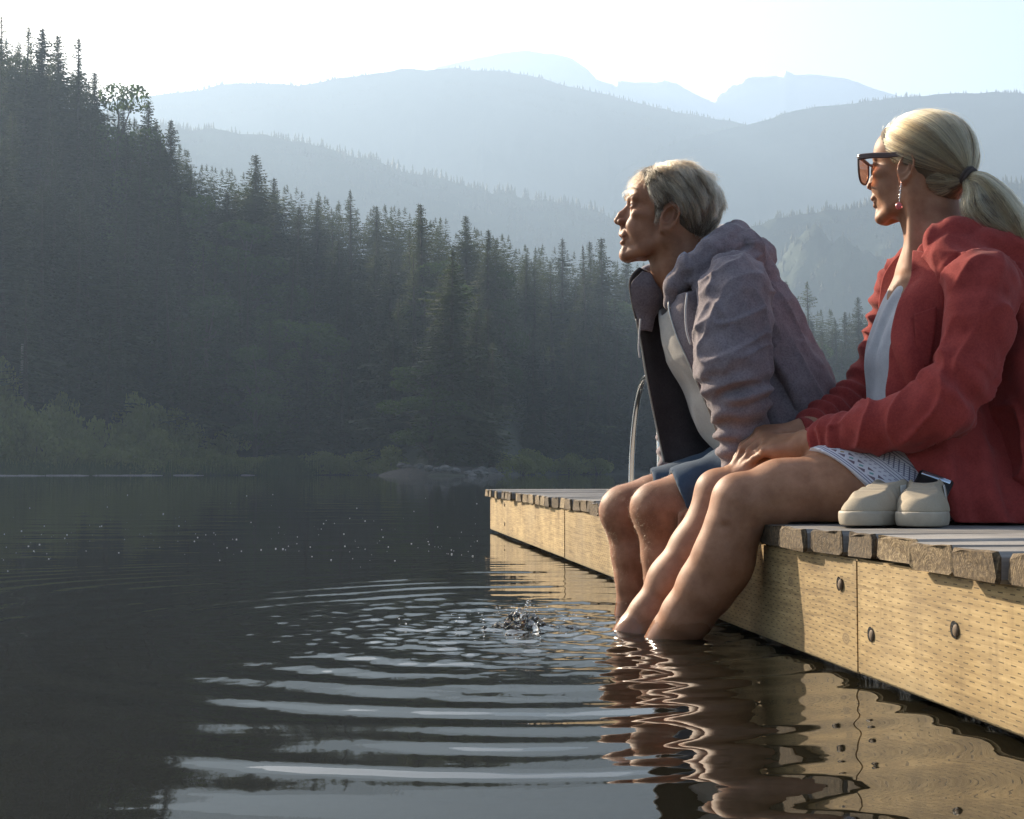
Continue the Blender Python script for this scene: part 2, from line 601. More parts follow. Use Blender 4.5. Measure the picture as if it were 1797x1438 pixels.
def fringe(name, V, tt, rows, per, hmin, hmax, mat, jit=1.0):
    pts, hs = [], []
    i0 = int(np.argmin(np.abs(tt)))
    n = V.shape[1]
    for r in rows:
        for _ in range(per):
            u = random.uniform(0, n - 1.001); k = int(u); f = u - k
            p = V[i0 + r, k] * (1 - f) + V[i0 + r, k + 1] * f
            nz_ = float(vnoise(np.array([[p[0] * .018, p[1] * .01, 3.0]]), 1.0, 5)[0])
            if nz_ < -.25 and random.random() < .75: continue
            p = p + np.array((0, random.uniform(-jit, jit), -0.6))
            pts.append(p); hs.append(hmin + (hmax - hmin) * random.random() ** 2 * (1 + .6 * nz_))
    return spiky_trees(name, pts, hs, mat, tiers=3, seg=4)
fringe('far_forest', V3, t3, (-14, -12, -10, -8, -7, -6, -5, -4, -3, -2), 420, 3, 9, M_CONIFER)
fringe('far_forest', V3, t3, (-1, 0), 1500, 2, 9, M_CONIFER)
fringe('far_forest', V2, t2, range(-24, -1), 330, 3, 8, M_CONIFER)
fringe('far_forest', V2, t2, (-1, 0), 1300, 2, 8, M_CONIFER)
fringe('far_forest', V4, t4, (-2, -1, 0), 1900, 1.5, 6.5, M_CONIFER)
fringe('far_forest', V4b, t4b, (-2, -1, 0), 1700, 1.5, 6.5, M_CONIFER)

# ------------------------------------------------------------------ lake shore terrain
def shore_y(px):
    return interp(px, [(-900, 95), (0, 120), (300, 132), (520, 142), (640, 140), (700, 122), (760, 108), (850, 110), (890, 128), (960, 165), (1100, 185), (1400, 215), (1800, 240), (2700, 260)])
def ground_gain(px):
    return interp(px, [(-900, 0.55), (0, 0.52), (300, 0.42), (600, 0.3), (900, 0.22), (1300, 0.18), (1800, 0.15), (2700, 0.15)])
def ground_z(px, d):
    """terrain height d metres behind the shoreline"""
    g = ground_gain(px)
    return np.where(d < 0, d * 0.15, g * d * np.clip(d / 25.0, 0.25, 1.0))
def env_top(px):
    return interp(px, [(-900, 0), (-100, 30), (0, 55), (60, 80), (150, 100), (185, 185), (250, 190), (300, 240), (340, 265), (420, 300), (450, 290), (480, 320), (550, 330), (600, 345), (700, 360), (750, 370), (870, 405), (960, 430), (1060, 440), (1150, 470), (1300, 512), (1400, 532), (1500, 548), (1560, 552), (1800, 560), (2700, 600)])

pxs = np.linspace(-900, 2700, 240)
ds = np.concatenate([[-6, -2, 0, 1, 3], np.linspace(6, 110, 34)])
rows = []
for d in ds:
    y = shore_y(pxs) + d
    x = (pxs - 898.5) / F * y
    z = ground_z(pxs, np.full_like(pxs, d))
    pp = np.stack([x, y, 0 * x], 1)
    z = z + (fbm(pp, 0.12, 3, 77) * 0.5 * min(1, max(d, 0) / 6) if d > 0 else 0)
    rows.append(np.stack([x, y, z], 1))
V = np.vstack(rows); n = len(pxs)
Fc = np.vstack([np.stack([r * n + np.arange(n - 1), r * n + np.arange(n - 1) + 1, (r + 1) * n + np.arange(n - 1) + 1, (r + 1) * n + np.arange(n - 1)], 1) for r in range(len(ds) - 1)])
tag(mesh_obj('shore_hillside', V, Fc, M_FOREST_FLOOR), kind='structure')

# ------------------------------------------------------------------ tree prototypes
def conifer(seed, H=26.0, Rb=3.4, whorls=36, droop=0.35, sparse=1.0, top_bare=0.0, clump=False):
    rnd = random.Random(seed)
    vs, fs = [], []
    def tri(a, b, c):
        k = len(vs); vs.extend((a, b, c)); fs.append((k, k + 1, k + 2))
    lean = (rnd.uniform(-.4, .4), rnd.uniform(-.4, .4))
    NB = int(whorls * 11 * sparse)
    for w in range(NB):
        t = min(.992, (w + rnd.uniform(0, 1)) / NB) ** .92
        z = H * (0.06 + 0.94 * t)
        irr = 1 + .22 * math.sin(t * 23 + seed) + .16 * math.sin(t * 51 + seed * 2.3)
        Rm = (Rb * ((1 - t) ** 0.72) * irr + 0.16) * rnd.uniform(.55, 1.12)
        if clump and math.sin(t * 37 + seed * 1.7) > .55: Rm *= 0.6
        if t < 0.15: Rm *= 0.6 + 2.6 * t
        a = w * 2.399963 + rnd.uniform(-.5, .5)
        L = Rm
        ca, sa = math.cos(a), math.sin(a)
        cx, cy = lean[0] * t, lean[1] * t
        seg = 4 if L > .8 else 3
        up = 0.75 * (t - 0.42) + rnd.uniform(-.12, .12)
        prev = (cx, cy, z)
        for s in range(1, seg + 1):
            q = s / seg
            r = L * q
            dz = L * (up * q - droop * q * q + 0.14 * q ** 4)
            cur = (cx + ca * r, cy + sa * r, z + dz)
            wd = L * 0.30 * (1.2 - q * 0.75) * rnd.uniform(.6, 1.4) + .07
            hang = -L * 0.09 * rnd.uniform(0.2, 1.6) - .04
            px_, py_ = -sa, ca
            for sg in (-1, 1):
                m = ((prev[0] + cur[0]) / 2 + px_ * wd * sg + ca * L * .12, (prev[1] + cur[1]) / 2 + py_ * wd * sg + sa * L * .12, (prev[2] + cur[2]) / 2 + hang)
                tri(prev, cur, m)
            prev = cur
        tip = (prev[0] + ca * L * .14, prev[1] + sa * L * .14, prev[2] + L * 0.02)
        tri((prev[0] - sa * .1, prev[1] + ca * .1, prev[2] - .05), (prev[0] + sa * .1, prev[1] - ca * .1, prev[2] - .05), tip)
    # leader
    for k in range(8):
        z = H * (0.955 + 0.05 * k / 8); r = H * 0.018 * (1 - k / 8.5)
        a = rnd.uniform(0, 6.28)
        for j in range(3):
            b = a + 2.094 * j
            tri((lean[0], lean[1], z + .25), (lean[0] + r * math.cos(b), lean[1] + r * math.sin(b), z - .1), (lean[0] + r * .5 * math.cos(b + .6), lean[1] + r * .5 * math.sin(b + .6), z + .05))
    tv, tf = tube([(0, 0, -1.5), (0, 0, H * .3), (lean[0] * .6, lean[1] * .6, H * .6), (lean[0], lean[1], H * 1.0)], [H * .014, H * .011, H * .006, .02], 6)
    return np.array(vs), np.array(fs), tv, tf

def leafcloud(rnd, centers, radii, n, size):
    vs, fs = [], []
    c = np.array(centers); r = np.array(radii)
    wts = r ** 2 / np.sum(r ** 2)
    g = np.random.default_rng(rnd.randint(0, 9999))
    idx = g.choice(len(c), n, p=wts)
    d = g.normal(size=(n, 3)); d /= np.linalg.norm(d, axis=1)[:, None]
    rad = g.uniform(0.55, 1.05, n) ** 0.6
    p = c[idx] + d * (r[idx] * rad)[:, None] * np.array((1, 1, .85))
    u = g.normal(size=(n, 3)); u /= np.linalg.norm(u, axis=1)[:, None]
    w = np.cross(u, g.normal(size=(n, 3))); w /= np.linalg.norm(w, axis=1)[:, None]
    s = size * g.uniform(.6, 1.4, n)[:, None]
    V = np.stack([p - u * s, p + w * s * .6, p + u * s, p - w * s * .6], 1).reshape(-1, 3)
    Fq = np.arange(4 * n).reshape(n, 4)
    return V, Fq

def broadleaf(seed, H=16.0, spread=3.4, n=8000):
    rnd = random.Random(seed)
    mb = MB()
    mb.add(*tube([(0, 0, -1), (.1, 0, H * .35), (.2, .1, H * .7), (.1, 0, H * .92)], [.22, .16, .09, .03], 7))
    cs, rs = [], []
    for k in range(20):
        t = rnd.uniform(.28, 1.0); a = rnd.uniform(0, 6.28)
        rr = spread * (1.05 - abs(t - .55) * 1.3) * rnd.uniform(.35, 1)
        c = (rr * math.cos(a), rr * math.sin(a), H * t)
        cs.append(c); rs.append(rnd.uniform(.7, 1.35) * spread * .36)
        z0 = H * max(.15, t - .2)
        mb.add(*tube([(.1, 0, z0), ((c[0]) * .5, c[1] * .5, (z0 + c[2]) / 2 + .2), c], [.08, .05, .02], 5, cap=False))
    V, Fq = leafcloud(rnd, cs, rs, n, .14)
    return V, Fq, *mb.get()

def make_tree(name, data, mat, loc=(0, 0, 0)):
    V, Fq, tv, tf = data
    root = empty(name)
    c = mesh_obj('crown', V, Fq, mat, root, smooth=False)
    t = mesh_obj('trunk', tv, tf, M_BARK, root)
    return root

def copy_tree(root):
    r = root.copy(); COL.objects.link(r)
    for ch in root.children:
        c = ch.copy(); c.parent = r; COL.objects.link(c)
    return r

protos = [make_tree('conifer_tree', conifer(s, 26.0, rb, wh, dr, sp, 0, cl), mt) for s, rb, wh, dr, sp, cl, mt in (
    (1, 3.3, 40, .38, 1.0, False, M_CONIFER), (2, 2.8, 38, .45, .9, True, M_CONIFER), (3, 3.8, 42, .32, 1.0, False, M_CONIFER),
    (4, 2.4, 36, .30, .8, True, M_CONIFER2), (5, 3.4, 44, .40, 1.1, False, M_CONIFER), (6, 3.0, 34, .25, .8, True, M_CONIFER2),
    (8, 4.3, 40, .30, 1.0, True, M_CONIFER))]
broad = [make_tree('broadleaf_tree', broadleaf(s), M_LEAF) for s in (11, 12, 13)]

first_used = set()
def place_tree(pl, x, y, z, h, h0, rz, wid, label, group, cat='tree'):
    if id(pl) not in first_used:
        first_used.add(id(pl)); o = pl
    else:
        o = copy_tree(pl)
    s = h / h0
    o.location = (x, y, z); o.rotation_euler = (random.uniform(-.02, .02), random.uniform(-.02, .02), rz)
    o.scale = (s * wid, s * wid, s)
    tag(o, label, cat, group)
    return o

def tree_at(px, top, d, kind=None, label=None, group=None, hmin=11, hmax=34, wid=None):
    y = float(shore_y(px)) + d
    z = float(ground_z(px, np.array(float(d)))) - 0.3
    tip = P(px, top, y)
    h = min(hmax, max(hmin, tip[2] - z))
    if kind == 'broad':
        pl = random.choice(broad); h0 = 16.0
    else:
        pl = kind if kind is not None else random.choice(protos); h0 = 26.0
    w = wid or random.uniform(1.1, 1.6) * (26.0 / h) ** 0.45
    return place_tree(pl, tip[0], y, z, h, h0, random.uniform(0, 6.28), w, label, group)

FOREST = 'conifers of the dense forest along the lake shore'
FL = 'dark conifer in the dense forest on the far shore of the lake'
rows_d = [7, 12, 18, 25, 33, 42, 52]
K = len(rows_d)
count = 0
for k, d in enumerate(rows_d):
    px = -60.0
    while px < 1840:
        hidden = (1130 < px < 1330) or px > 1530
        dist = float(shore_y(px)) + d
        step = 4.6 / dist * F * random.uniform(.75, 1.3) * (1.6 if hidden else 1.0)
        px += step
        e = float(env_top(px)) + (K - 1 - k) * interp(px, [(0, 62), (600, 46), (1000, 34), (1500, 22)]) + random.gauss(0, 22)
        if k == K - 1: e += random.uniform(-8, 26)
        lo = 11 if k > 0 else 8
        if k < 2 and px < 480 and random.random() < .5: continue
        if random.random() < (.10 if px < 900 else .05) and k < K - 1:
            tree_at(px, e + 40, d, 'broad', 'leafy broadleaf tree among the dark conifers on the far shore', 'broadleaf trees in the shore forest', hmin=8, hmax=20)
        else:
            where = 'on the steep left slope' if px < 330 else 'left of the rocks' if px < 690 else 'behind the rocky point' if px < 900 else 'beyond the far end of the dock' if px < 1140 else 'behind the two people'
            rank = 'at the foot' if k < 2 else 'part way up' if k < 5 else 'high on the skyline'
            tree_at(px, e, d + random.uniform(-2, 2), None, 'conifer %s of the forest %s' % (rank, where), FOREST + ', %s %s' % (rank, where), hmin=lo)
        count += 1
print('forest trees', count)
# trees that stand out on the skyline
for px, top, d, w, lab in (
        (15, 32, 50, .8, 'tall spindly conifer at the left edge, highest tip on the skyline'),
        (72, 52, 50, 1.1, 'broad tall conifer beside the spindly one on the left skyline'),
        (145, 70, 48, 1.05, 'narrow pointed conifer above the drop of the left skyline'),
        (265, 178, 46, 1.0, 'pointed conifer right of the loose leafy tree on the skyline'),
        (298, 210, 44, .9, 'small pointed conifer on the falling left skyline'),
        (450, 272, 40, 1.25, 'bushy conifer standing clear above its neighbours mid slope'),
        (745, 358, 40, 1.2, 'pointed conifer rising above the middle of the forest edge'),
        (1035, 430, 26, .8, 'slender conifer just left of the tall one beside the man'),
        (1062, 418, 24, 1.1, 'tall dark conifer just left of the grey haired man'),
        (790, 440, 8, 1.35, 'large layered conifer above the pale rocks of the point'),
        (1508, 522, 44, 1.0, 'pointed conifer between the man and the woman on the far shore')):
    tree_at(px, top, d, protos[2] if w > 1.2 else random.choice(protos[:5]), lab, None, hmax=40, wid=w * 1.3)
tree_at(213, 166, 46, 'broad', 'loose airy leafy tree on the left skyline between pointed conifers', None, hmax=30, wid=1.0)
tree_at(885, 490, 30, 'broad', 'pale green leafy tree lit from behind in the middle forest', None, hmax=30, wid=.8)

# forest mass behind the counted rows
pts, hs = [], []
for k in range(640):
    px = random.uniform(-60, 1600) if k < 480 else random.uniform(-700, 2500)
    d = random.uniform(58, 80) if -60 < px < 1840 else random.uniform(6, 80)
    y = float(shore_y(px)) + d
    z = float(ground_z(px, np.array(d)))
    top = P(px, float(env_top(px)) + random.uniform(-5, 45) + (0 if d > 50 else 90), y)
    h = max(8, min(30, top[2] - z))
    pts.append((top[0], y, z - .5)); hs.append(h)
lowV, lowF, _, _ = conifer(77, 26.0, 4.2, 11, .38)
mv, mf = [], []
for i, (p, h) in enumerate(zip(pts, hs)):
    k = h / 26.0; a = random.uniform(0, 6.28); ca, sa = math.cos(a), math.sin(a)
    q = lowV * np.array((k * 1.3, k * 1.3, k))
    mv.append(np.stack([q[:, 0] * ca - q[:, 1] * sa, q[:, 0] * sa + q[:, 1] * ca, q[:, 2]], 1) + np.array(p))
    mf.append(lowF + i * len(lowV))
tag(mesh_obj('forest', np.vstack(mv), np.vstack(mf), M_CONIFER, smooth=False), kind='stuff')

# ------------------------------------------------------------------ bushes, reeds, rocks, pole
def bush_proto(seed, n=1500):
    rnd = random.Random(seed)
    cs, rs = [], []
    for k in range(12):
        a = rnd.uniform(0, 6.28); rr = rnd.uniform(0, .75)
        cs.append((rr * math.cos(a), rr * math.sin(a), rnd.uniform(.25, .85) * (1.1 - .4 * rr))); rs.append(rnd.uniform(.25, .42))
    V, Fq = leafcloud(rnd, cs, rs, n, .055)
    mb = MB()
    for c in cs[:6]:
        mb.add(*tube([(c[0] * .1, c[1] * .1, -.1), (c[0] * .5, c[1] * .5, c[2] * .5), c], [.02, .014, .006], 4, cap=False))
    root = empty('bush')
    mesh_obj('foliage', V, Fq, M_BUSH, root, smooth=False)
    mesh_obj('stem', *mb.get(), M_BARK, root)
    return root
bushes = [bush_proto(s) for s in (21, 22, 23)]
bush_top = [(-60, 640), (0, 655), (60, 672), (130, 690), (200, 708), (260, 716), (330, 722), (380, 752), (430, 770), (470, 795), (500, 812)]
for k in range(70):
    px = random.uniform(-70, 500)
    d = random.choice((1.0, 2.5, 4.0, 6.0, 8.5))
    y = float(shore_y(px)) + d
    z = float(ground_z(px, np.array(d)))
    topy = float(interp(px, bush_top)) + (8.5 - d) * 11 + random.uniform(-6, 22)
    tp = P(px, topy, y)
    h = max(1.6, min(9.5, tp[2] - z))
    w = random.uniform(2.0, 3.2)
    o = place_tree(random.choice(bushes), tp[0], y, z - .1, h, 1.0, random.uniform(0, 6.28), w / h * random.uniform(.9, 1.2), 'olive green bush in the thicket at the left water edge', 'bushes along the left shore', 'bush')
for k in range(26):
    px = random.uniform(500, 700) if k < 14 else random.uniform(880, 1060)
    d = random.uniform(.5, 3)
    y = float(shore_y(px)) + d
    h = random.uniform(1.2, 2.6)
    place_tree(random.choice(bushes), (px - 898.5) / F * y, y, -.05, h, 1.0, random.uniform(0, 6.28), random.uniform(.8, 1.3), 'low dark bush at the foot of the shore forest', 'low bushes under the shore forest', 'bush')

vs, fs = [], []
for k in range(5200):
    px = random.choice((random.gauss(505, 20), random.uniform(-60, 520), random.uniform(-60, 250)))
    y = float(shore_y(px)) + random.uniform(-1.6, 1.2)
    x = (px - 898.5) / F * y
    h = random.uniform(.7, 1.9) * (1.3 if px > 460 else 1)
    a = random.uniform(0, 3.14); w = .025
    lx, ly = random.uniform(-.25, .25) * h, random.uniform(-.2, .2) * h
    c, s = math.cos(a) * w, math.sin(a) * w
    b = len(vs)
    vs += [(x - c, y - s, -.15), (x + c, y + s, -.15), (x + lx * .4 + c * .7, y + ly * .4 + s * .7, h * .6), (x + lx * .4 - c * .7, y + ly * .4 - s * .7, h * .6), (x + lx, y + ly, h)]
    fs += [(b, b + 1, b + 2, b + 3), (b + 3, b + 2, b + 4)]
tag(mesh_obj('reeds', vs, fs, M_REED, smooth=False), kind='stuff')

def rock_mesh(seed):
    bm = bmesh.new()
    bmesh.ops.create_icosphere(bm, subdivisions=3, radius=1.0)
    v = np.array([p.co[:] for p in bm.verts])
    d = 1 + fbm(v + seed * 7.1, 1.1, 3, seed) * .45 + .12 * vnoise(v, 4, seed)
    for p, q in zip(bm.verts, v * d[:, None] * np.array((1, .8, .62))):
        p.co = q
    me = bpy.data.meshes.new('rock'); bm.to_mesh(me); bm.free()
    me.materials.append(M_ROCK)
    return me
rocks = [rock_mesh(s) for s in range(5)]
rk = 0
for px, py, w in [(705, 818, 12), (718, 822, 15), (735, 820, 16), (752, 822, 14), (768, 824, 12), (782, 823, 15), (800, 826, 13), (824, 832, 14), (838, 829, 14), (850, 833, 14), (862, 828, 16), (872, 833, 14), (845, 824, 12), (728, 828, 12), (858, 836, 12), (830, 838, 11), (876, 837, 10)]:
    y = float(shore_y(px)) - 1.5 + (836 - py) * .12
    s = w / F * y * .75
    o = bpy.data.objects.new('boulder', rocks[rk % 5]); rk += 1
    o.location = ((px - 898.5) / F * y, y, max(0.0, CAM_H + (HORIZON - py) / F * y))
    o.scale = (s, s, s * .9); o.rotation_euler = (0, 0, random.uniform(0, 6))
    link(o); tag(o, 'pale boulder on the small rocky point below the forest', 'boulder', 'boulders of the rocky point')
# bank of the point
bank = []
for i, u in enumerate(np.linspace(-1, 1, 40)):
    for j, w_ in enumerate(np.linspace(-1, 1, 14)):
        px = 775 + u * 115
        y = 109 + w_ * 9 + 10
        hh = max(0, (1 - u * u)) ** .6 * max(0, (1 - w_ * w_)) ** .5 * 1.1
        bank.append(((px - 898.5) / F * y, y, hh - .25 + .12 * random.random() * (hh > .1)))
Fb = [(i * 14 + j, (i + 1) * 14 + j, (i + 1) * 14 + j + 1, i * 14 + j + 1) for i in range(39) for j in range(13)]
tag(mesh_obj('gravel_bank', bank, Fb, simple_mat('gravel_bank', (0.040, 0.031, 0.024), .95, var=.4, nscale=3, bump_s=.5, bump_d=.05)), kind='structure')

pb = P(38, 672, float(shore_y(38)) + 9)
v, f = tube([(pb[0], pb[1], ground_z(38, np.array(9.0)) - .3), (pb[0], pb[1], P(41, 604, pb[1])[2])], [.16, .12], 10)
pole = mesh_obj('utility_pole', v, f, M_POLE)
tag(pole, 'bare grey timber pole standing among the bushes at far left', 'pole')
ca = P(41, 637, pb[1]); v, f = tube([ca, ca + np.array((.55, -.1, 0))], .05, 6)
mesh_obj('crossarm', v, f, M_POLE, pole)

M_SHORE_GLINT = simple_mat('pale_shore_glint', (.26, .24, .21), .9, nscale=8)
for k in range(16):  # added pale tubes stand in for the bright reflecting line at the shore
    px = random.uniform(-20, 300) if k < 13 else random.uniform(300, 600)
    L = random.uniform(.8, 3.2)
    y = float(shore_y(px)) - random.uniform(1.8, 2.6)
    x = (px - 898.5) / F * y
    pp = catmull([(x - L / 2, y, .0), (x - L * .2, y + random.uniform(-.2, .2), .04), (x + L * .2, y, .03), (x + L / 2, y + .3, .0)], 14)
    o = mesh_obj('shoreline_glint', *tube(pp, np.linspace(.075, .035, 14), 7), M_SHORE_GLINT)
    tag(o, 'added pale streak for the bright reflection along the left shoreline', 'log', 'added bright streaks along the shore')

# ------------------------------------------------------------------ water
m, nt, b = new_mat('lake_water')
b.inputs['Base Color'].default_value = (0.009, 0.008, 0.005, 1)
b.inputs['Roughness'].default_value = 0.015
b.inputs['IOR'].default_value = 1.33
b.inputs['Specular IOR Level'].default_value = 0.5
geo = nt.nodes.new('ShaderNodeNewGeometry')
mp = nt.nodes.new('ShaderNodeMapping'); mp.inputs['Scale'].default_value = (0.55, 1.0, 1.0)
nt.links.new(geo.outputs['Position'], mp.inputs[0])
n1 = noise_node(nt, mp.outputs[0], 2.2, 3, .5)
n2 = noise_node(nt, mp.outputs[0], 14.0, 2, .5)
hsum = mathn(nt, 'MULTIPLY_ADD', n2.outputs[0], .10, n1.outputs[0])
bump(nt, hsum, b, .22, .02)
M_WATER = m

SPL = P(925, 1100, 775.5 / (1100 - HORIZON)); SPL[2] = 0
def water_h(x, y):
    p = np.stack([x, y, 0 * x], 1)
    wob = 0.10 * vnoise(p, 1.3, 5) + .05 * vnoise(p, 3.1, 6)
    dx, dy = x - SPL[0], y - SPL[1]
    r = np.sqrt(dx * dx + dy * dy) + 1e-6
    th = np.arctan2(dy, dx)
    rr = r + wob * np.clip(r, 0, 1.2)
    am = 0.60 + 0.55 * vnoise(np.stack([np.cos(th) * 2.2, np.sin(th) * 2.2, r * 1.6], 1), 1.0, 9)
    # long rings
    env = np.exp(-((r - .95) / .75) ** 2)
    right = 1 / (1 + np.exp(-(x + .48 - .25 * np.clip(2.2 - y, -1, 1)) / .16))
    ph = .5 * vnoise(np.stack([np.cos(th) * 3, np.sin(th) * 3, r * .8], 1), 1.0, 10)
    h = 0.0019 * env * np.sin(2 * np.pi * (rr / .165 + ph) + .6) * am * (0.36 + .76 * right)
    h += 0.00075 * np.exp(-((r - .85) / .55) ** 2) * np.sin(2 * np.pi * (rr / .088 + .6 * ph)) * (.5 + .6 * vnoise(p * np.array((1, 1.5, 1)), 2.2, 18)) * (.3 + .8 * right)
    # short rings round the splash
    env2 = np.exp(-(r / .36) ** 2)
    h += 0.0009 * env2 * np.sin(2 * np.pi * rr / .062)
    chop = np.exp(-(r / .52) ** 2)
    pc = p * np.array((1, 1.6, 1))
    h += 0.0022 * chop * vnoise(pc, 26, 12) + .0016 * chop * vnoise(pc, 52, 13)
    # rings of the legs and a slow swell
    for q, amp in ((P(1125, 1112, 2.75), .0010), (P(1090, 1085, 3.0), .0007)):
        r2 = np.sqrt((x - q[0]) ** 2 + (y - q[1]) ** 2)
        h += amp * np.exp(-(r2 / .5) ** 2) * np.sin(2 * np.pi * r2 / .10)
    # faint outer rings that reach far across the calm lake
    rr2 = r + .25 * vnoise(p, .7, 15)
    h += 0.0011 * np.exp(-((r - 1.6) / .9) ** 2) * np.sin(2 * np.pi * rr2 / .15) * (.5 + .5 * vnoise(p, 1.7, 16))
    fade = np.clip((9 - y) / 4, 0, 1)
    h += 0.0009 * vnoise(p * np.array((1, 2.2, 1)), 2.6, 21) * fade * (.35 + .65 * right)
    h += 0.012 * np.exp(-(r / .05) ** 2)
    return h * np.clip((14 - y) / 5, 0, 1)
rowsY = [0.35]
while rowsY[-1] < 16: rowsY.append(rowsY[-1] * 1.0046)
while rowsY[-1] < 5000: rowsY.append(rowsY[-1] * 1.06)
rowsY = np.array(rowsY)
U = np.linspace(-1, 1, 620)
YY, UU = np.meshgrid(rowsY, U, indexing='ij')
UU = UU * (.62 + .38 * UU * UU)
XX = UU * (0.47 * YY + 1.6)
ZZ = water_h(XX.ravel(), YY.ravel())
nr, nc = YY.shape
V = np.stack([XX.ravel(), YY.ravel(), ZZ], 1)
idx = np.arange(nr * nc).reshape(nr, nc)
Fc = np.stack([idx[:-1, :-1], idx[:-1, 1:], idx[1:, 1:], idx[1:, :-1]], -1).reshape(-1, 4)
S = 2600.0
V = np.vstack([V, [(-S, -60, -.012), (S, -60, -.012), (S, 2650, -.012), (-S, 2650, -.012)]])
k = nr * nc
Fc = np.vstack([Fc, [(k, k + 1, k + 2, k + 3)]])
sel = V[:, 1] > 2650; V[sel, 0] *= 2650 / V[sel, 1]; V[sel, 1] = 2650
tag(mesh_obj('water', V, Fc, M_WATER), kind='structure')

# ------------------------------------------------------------------ haze
def haze_box():
    x0, x1, y0, y1, z0, z1 = -2700, 2700, -80, 2750, -3.0, 645
    v = [(x0, y0, z0), (x1, y0, z0), (x1, y1, z0), (x0, y1, z0), (x0, y0, z1), (x1, y0, z1), (x1, y1, z1), (x0, y1, z1)]
    f = [(0, 3, 2, 1), (4, 5, 6, 7), (0, 1, 5, 4), (1, 2, 6, 5), (2, 3, 7, 6), (3, 0, 4, 7)]
    m = bpy.data.materials.new('haze'); m.use_nodes = True
    nt = m.node_tree
    nt.nodes.remove(nt.nodes['Principled BSDF'])
    pv = nt.nodes.new('ShaderNodeVolumePrincipled')
    pv.inputs['Color'].default_value = (0.54, 0.73, 1.0, 1)
    pv.inputs['Density'].default_value = HAZE
    pv.inputs['Anisotropy'].default_value = 0.3
    nt.links.new(pv.outputs[0], nt.nodes['Material Output'].inputs['Volume'])
    o = mesh_obj('haze', v, f, m, smooth=False)
    tag(o, kind='stuff')
HAZE = 0.00055
haze_box()

# ------------------------------------------------------------------ the dock
DE = np.array((-0.1249, 1.0, 0.0)); DE /= np.linalg.norm(DE)   # along the edge, away from the camera
DN = np.array((1.0, 0.1249, 0.0)); DN /= np.linalg.norm(DN)    # from the edge onto the dock
DECK_Z = 0.234
def edge_pt(Y): return np.array((0.815 - 0.1249 * Y, Y, 0.0))
def dock_xyz(s, a, z):
    """s metres along the edge from Y=0, a metres in from the edge"""
    return edge_pt(0) + DE * s + DN * a + np.array((0, 0, z))
def s_of_px(px): return (1915.0 / (px - 605.0)) / DE[1]
DOCK_ROT = math.atan2(DE[1], DE[0]) - math.pi / 2
S_END = 7.5 / DE[1]

